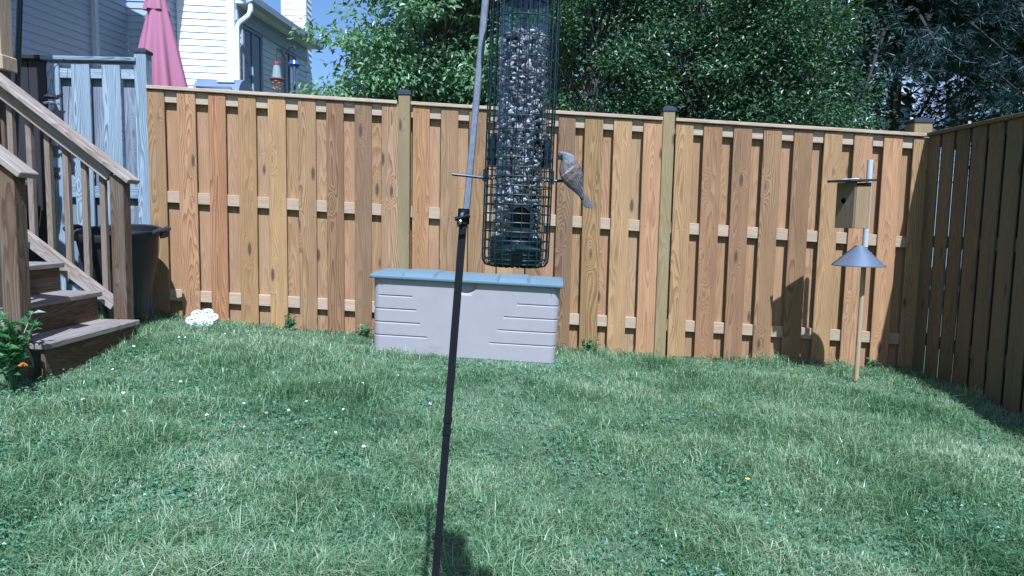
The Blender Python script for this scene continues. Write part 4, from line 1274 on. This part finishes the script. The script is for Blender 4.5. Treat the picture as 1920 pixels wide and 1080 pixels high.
# darker trees that close the view behind them
back = [(-1.4, 13.5, 3.6, 1.5, 1.6, 3.0), (.6, 12.5, 4.0, 2.2, 1.5, 3.9), (3.2, 12.0, 4.6, 2.1, 1.5, 4.3), (5.1, 13.4, 5.0, 1.9, 1.6, 4.2), (10.2, 13.0, 5.4, 2.3, 1.8, 4.2), (12.6, 14.5, 5.0, 2.4, 1.8, 4.6)]
blab = ['dark leafy tree far behind the light green tree', 'dark leafy tree showing right behind the hanging feeder', 'dark leafy tree behind the tall glossy shrub', 'dark leafy tree behind the pine branches', 'dark leafy tree at the right edge above the side fence', 'dark leafy tree farthest right beyond the pale house']
for q, (e, lb) in enumerate(zip(back, blab)):
    hh = [.0, -.25, -.35, -.05, -.2, -.3][q]
    make_tree('leafy_tree', lb, 'tree', (e[0], e[1] + .3, .0), [e], e[2] + 1.2, .11, M['leaf_dark'], 560, 34, .15, .075, 20 + q, spread=.32, flat=.6, holes=hh, droop=.3, group='dark trees in the background', nlimb=36, freq=.7)


def make_pine(label, base, h, r0, nb, seed, zmin):
    r = np.random.default_rng(seed)
    t = root('pine_tree', label, 'tree', base)
    tb = MB(); tb.tube([(0, 0, -.1), (.05, 0, h * .3), (0, .05, h * .7), (0, 0, h)], [r0, r0 * .8, r0 * .45, .03], 10)
    P = []; D = []
    for q in range(nb):
        z = zmin + (h - zmin) * (q + r.uniform()) / nb
        a = r.uniform(0, 2 * math.pi)
        Lb = (2.9 * (1 - (z - zmin) / (h - zmin) * .75)) * r.uniform(.7, 1.1)
        dr = r.uniform(.12, .4)
        pts = [np.array([0, 0, z]), np.array([math.cos(a) * Lb * .5, math.sin(a) * Lb * .5, z + .10]), np.array([math.cos(a) * Lb, math.sin(a) * Lb, z - dr * Lb])]
        tb.tube(pts, [.035, .022, .006], 5, caps=False)
        for s in range(34):
            u = r.uniform(.25, 1.0)
            p = pts[0] * (1 - u) ** 2 + 2 * pts[1] * u * (1 - u) + pts[2] * u * u
            sd_ = np.array([-math.sin(a), math.cos(a), 0]) * r.normal() * .36 * (1.15 - u * .6) + np.array([0, 0, r.normal() * .07 - .04])
            tip = p + sd_
            for w in range(3):
                e = tip + r.normal(size=3) * .07
                d0 = np.array([math.cos(a), math.sin(a), -.25]) + sd_ * 1.5 + r.normal(size=3) * .3
                for nn in range(16):
                    P.append(e); D.append(d0 / np.linalg.norm(d0) + r.normal(size=3) * .55)
    tb.build('trunk', M['pinebark'], t, smooth=True)
    P = np.array(P); D = np.array(D); D /= np.linalg.norm(D, axis=1, keepdims=True)
    n = len(P)
    S_ = np.cross(D, r.normal(size=(n, 3))); S_ /= np.linalg.norm(S_, axis=1, keepdims=True)
    L = r.uniform(.11, .18, n)[:, None]
    V_ = np.stack([P - S_ * .0055, P + S_ * .0055, P + D * L], 1).reshape(-1, 3)
    F_ = np.arange(n * 3).reshape(-1, 3)
    link('crown', me_np('crown', V_, [F_]), M['needle'], t)
make_pine('dark blue green pine with drooping boughs behind the fence corner', (5.1, 9.6, .0), 9.5, .075, 150, 41, 3.25)
make_pine('dark pine at the far right above the side fence', (7.15, 8.9, .0), 9.0, .12, 150, 43, 2.7)


sap = root('bare_sapling', 'thin bare leaning sapling in front of the far pale house', 'tree', (5.35, 9.9, 0))
b = MB(); b.tube([(0, 0, 0), (.1, 0, 2.3), (.45, .1, 2.9), (.75, .1, 3.6)], [.035, .028, .02, .01], 7); b.tube([(.1, 0, 2.2), (.3, .1, 2.7), (.65, .2, 3.0)], [.018, .012, .006], 6); b.tube([(-.25, .1, 0), (-.22, .1, 3.4)], [.05, .035], 8)
b.build('trunk', M['pinebark'], sap, smooth=True)


# ------------------------------------------------------------------ lawn
def vnoise(x, y, s, seed):
    r = np.random.default_rng(seed)
    G = r.uniform(size=(64, 64))
    X, Y = x / s + 20, y / s + 20
    i_, j = np.floor(X).astype(int), np.floor(Y).astype(int)
    fx, fy = X - i_, Y - j
    fx, fy = fx * fx * (3 - 2 * fx), fy * fy * (3 - 2 * fy)
    g = lambda a, b_: G[a % 64, b_ % 64]
    return (g(i_, j) * (1 - fx) + g(i_ + 1, j) * fx) * (1 - fy) + (g(i_, j + 1) * (1 - fx) + g(i_ + 1, j + 1) * fx) * fy


def free(x, y):
    """where nothing solid stands on the lawn"""
    bx = (x + .325) * math.cos(R_(3.6)) - (y - 5.09) * math.sin(R_(3.6)); by = (x + .325) * math.sin(R_(3.6)) + (y - 5.09) * math.cos(R_(3.6))
    inbox = (np.abs(bx) < BW / 2 - .02) & (np.abs(by) < BD / 2)
    stairs = (x < -2.47) & (y > 3.56) & (y < 4.64)
    return ~inbox & ~stairs & (y < 5.42) & (x < 3.15) & (x > -4.2)


def sample(n, seed):
    r = np.random.default_rng(seed)
    y = 1.45 + (5.42 - 1.45) * r.uniform(size=n) ** 1.15
    w = .80 * y + .45
    x = r.uniform(-1, 1, n) * w
    k_ = free(x, y)
    return x[k_], y[k_], r


x, y, r = sample(310000, 101)
n = len(x)
tall = vnoise(x, y, .42, 1) * .6 + vnoise(x, y, .16, 2) * .4
tuft = vnoise(x, y, .09, 3)
edge = np.exp(-((5.4 - y) / .12) ** 2) + 1.3 * np.exp(-((4.80 - y - .06 * (x + .3)) / .10) ** 2) * (np.abs(x + .33) < .85)
Hb = (.022 + .085 * np.clip(tall - .32, 0, 1) ** 1.1 * 1.7) * r.uniform(.6, 1.35, n) * (.75 + .5 * tuft) + .02 * edge
tallm = r.uniform(size=n) < .035 * (tall > .5)
Hb[tallm] *= 1.7
th = r.uniform(0, 2 * math.pi, n)
lean = r.uniform(.35, 1.35, n)
Wd = r.uniform(.0016, .0036, n) * np.where(r.uniform(size=n) < .22, 1.45, 1.0)
bd = np.stack([np.cos(th), np.sin(th), np.zeros(n)], 1)
# tufts comb the same way
cx, cy = vnoise(x, y, .13, 5) - .5, vnoise(x, y, .13, 6) - .5
bd += np.stack([cx, cy, np.zeros(n)], 1) * 1.5
bd /= np.linalg.norm(bd, axis=1, keepdims=True)
sdv = np.stack([-bd[:, 1], bd[:, 0], np.zeros(n)], 1)
tw = r.uniform(-1, 1, n)[:, None]
sdv = sdv + bd * tw * .8; sdv /= np.linalg.norm(sdv, axis=1, keepdims=True)
up = np.array([0, 0, 1.0])
base = np.stack([x, y, gz_np(x, y) - .004], 1)
Hn = Hb[:, None]; Ln = lean[:, None]; Wn = Wd[:, None]
p1 = base + up * Hn * .62 + bd * Hn * Ln * .28
p2 = base + up * Hn * (1.0 - .28 * Ln) + bd * Hn * Ln * .95
V_ = np.stack([base - sdv * Wn * .5, base + sdv * Wn * .5, p1 + sdv * Wn * .45, p1 - sdv * Wn * .45, p2], 1).reshape(-1, 3)
i_ = np.arange(n) * 5
tag(link('grass', me_np('grass', V_, [np.stack([i_, i_ + 1, i_ + 2, i_ + 3], 1), np.stack([i_ + 3, i_ + 2, i_ + 4], 1)]), M['grass']), 'mown lawn grass with longer tufts', kind='stuff')
# clover among the grass
x, y, r = sample(34000, 202)
keep = (vnoise(x, y, .35, 9) * .6 + vnoise(x, y, .12, 10) * .4 + .12 * (x < -.4) + r.normal(size=len(x)) * .13 > .60)
x, y = x[keep], y[keep]; n = len(x)
base = np.stack([x, y, gz_np(x, y) + r.uniform(.014, .040, n)], 1)
a0 = r.uniform(0, 2 * math.pi, n)
VV = []; FF = []; cnt = 0
for q in range(3):
    a = a0 + q * 2 * math.pi / 3
    D = np.stack([np.cos(a), np.sin(a), r.uniform(-.25, .25, n)], 1)
    N = np.tile([0, -.1, 1.0], (n, 1)) + r.normal(size=(n, 3)) * .5
    v, f_ = leaf_quads(base, D, N, r.uniform(.010, .017, n), r.uniform(.010, .015, n), .12)
    VV.append(v); FF.append(f_ + cnt); cnt += len(v)
tag(link('clover_leaves', me_np('clover_leaves', np.concatenate(VV), [np.concatenate(FF)]), M['clover']), 'low clover leaves growing through the lawn', kind='stuff')

# flower heads in the lawn
spots = [(-2.14, 4.5), (-1.79, 3.7), (-1.95, 3.43), (-1.83, 3.22), (-1.64, 3.11), (-1.46, 3.27), (-1.2, 3.35), (-1.12, 3.44), (-1.24, 3.17), (-1.09, 3.89), (-0.85, 3.47), (-0.81, 3.16), (-0.65, 3.03), (-0.88, 3.67), (-1.07, 3.58), (-1.68, 2.85), (-2.08, 3.31), (-2.43, 3.79), (-2.21, 3.79), (-2.26, 3.77), (-2.32, 4.21), (-2.28, 4.31), (-1.99, 4.77), (-1.83, 3.67), (-0.85, 3.93), (-0.78, 3.8), (-1.35, 3.45), (-0.55, 3.02), (-0.68, 4.14), (-0.27, 4.23), (-0.43, 3.67), (-2.22, 3.61), (-2.19, 4.52), (-2.18, 4.66)]
b = MB()
for k_ in range(16):
    d = Vector(rng.normal(size=3)).normalized(); d.z = abs(d.z) * .9 - .1
    p = d * .0075
    b.add([Vector((0, 0, 0)), p + d.orthogonal() * .003, p + d * .0045, p - d.orthogonal() * .003], [(0, 1, 2), (0, 2, 3)])
b.lathe([(.0005, -.006), (.006, -.003), (.0078, 0), (.006, .004), (.0005, .007)], 8)
clm = b.mesh('clover_flower'); clm.materials.append(M['petal'])
sm_ = MB(); sm_.tube([(0, 0, -.05), (.002, 0, -.02), (0, 0, -.004)], .0011, 4); stm = sm_.mesh('stem'); stm.materials.append(M['weed'])
for (fx, fy) in spots[::2] + spots[1:12:2]:
    o = tag(link('clover_flower', clm, None, None, (fx, fy, gz(fx, fy) + random.uniform(.048, .062)), (random.uniform(-.3, .3), random.uniform(-.3, .3), random.uniform(0, 6))), 'small white clover flower in the left half of the lawn', 'flower', 'white clover flowers in the lawn')
    s_ = random.uniform(.6, .95); o.scale = (s_, s_, s_)
    link('stem', stm, None, o)


def bloom(name, label, mm, x_, y_, h, rr, petals):
    t = root(name, label, 'flower', (x_, y_, gz(x_, y_)))
    b = MB()
    for k_ in range(petals):
        a = 2 * math.pi * k_ / petals
        c_, s2 = math.cos(a), math.sin(a)
        b.add([(0, 0, h), (rr * .7 * c_ - rr * .35 * s2, rr * .7 * s2 + rr * .35 * c_, h + .002), (rr * c_, rr * s2, h + .004), (rr * .7 * c_ + rr * .35 * s2, rr * .7 * s2 - rr * .35 * c_, h + .002)], [(0, 1, 2, 3)])
    b.build('petals', mm, t)
    b = MB(); b.tube([(0, 0, 0), (.004, 0, h * .6), (0, 0, h)], .0014, 5); b.build('stem', M['weed'], t)
    return t
bloom('yellow_flower', 'single bright yellow flower in the right half of the lawn', M['yellow'], 1.05, 2.95, .065, .012, 6)
bloom('purple_flower', 'tiny purple flower in the middle of the lawn', M['purple'], .42, 3.30, .06, .009, 7)


def leafy_plant(name, label, cat, base, h, rad, nst, nl, L, W, seed, flowers=()):
    r = np.random.default_rng(seed)
    t = root(name, label, cat, base)
    sb_ = MB(); P = []; D = []
    for q in range(nst):
        a = r.uniform(0, 2 * math.pi); rr = rad * r.uniform(.2, 1)
        tip = np.array([math.cos(a) * rr, math.sin(a) * rr, h * r.uniform(.6, 1)])
        mid = tip * np.array([.35, .35, .6])
        sb_.tube([(0, 0, -.02), mid, tip], [.005, .004, .002], 5, caps=False)
        for w in range(nl):
            u = r.uniform(.3, 1)
            p = mid * 2 * u * (1 - u) + tip * u * u
            P.append(p); d = r.normal(size=3); d[2] = abs(d[2]) * .3; D.append(d)
    sb_.build('stem', M['weed'], t)
    P = np.array(P); D = np.array(D); n_ = len(P)
    v, f_ = leaf_quads(P, D, r.normal(size=(n_, 3)) * .4 + np.array([0, -.2, 1]), L * r.uniform(.6, 1.2, n_), W * r.uniform(.7, 1.1, n_))
    link('leaves', me_np('leaves', v, [f_]), M['weed'], t)
    for (fx, fy, fz) in flowers:
        b = MB()
        for ring_, (rr, zz) in enumerate(((.022, 0), (.016, .006), (.009, .011))):
            for k_ in range(9):
                a = 2 * math.pi * (k_ + .5 * ring_) / 9
                c_, s2 = math.cos(a), math.sin(a)
                b.add([(0, 0, zz), (rr * .8 * c_ - .005 * s2, rr * .8 * s2 + .005 * c_, zz + .004), (rr * c_, rr * s2, zz + .002), (rr * .8 * c_ + .005 * s2, rr * .8 * s2 - .005 * c_, zz + .004)], [(0, 1, 2, 3)])
        b.build('flower', M['marigold'], t, loc=(fx, fy, fz))
    return t
gp = gz(-2.42, 3.38)
leafy_plant('marigold_plant', 'leafy green marigold plant with orange flower beside the bottom stair', 'plant', (-2.50, 3.42, gp), .42, .17, 16, 14, .075, .034, 61, ((.12, -.09, .17),))
for q, (x_, y_, h, rd, lb) in enumerate([(-1.13, 5.33, .10, .08, 'low weed tuft at the fence bottom left of the storage box'), (.62, 5.35, .13, .08, 'small weed sprouting at the fence just right of the storage box'),
                                         (2.84, 5.36, .10, .05, 'small weed in shade at the fence bottom near the corner'), (-1.72, 5.35, .13, .05, 'thin weed at the fence bottom below the middle of the left panel')]):
    leafy_plant('weed', lb, 'plant', (x_, y_, gz(x_, y_)), h, rd, 7, 5, .045, .022, 70 + q)
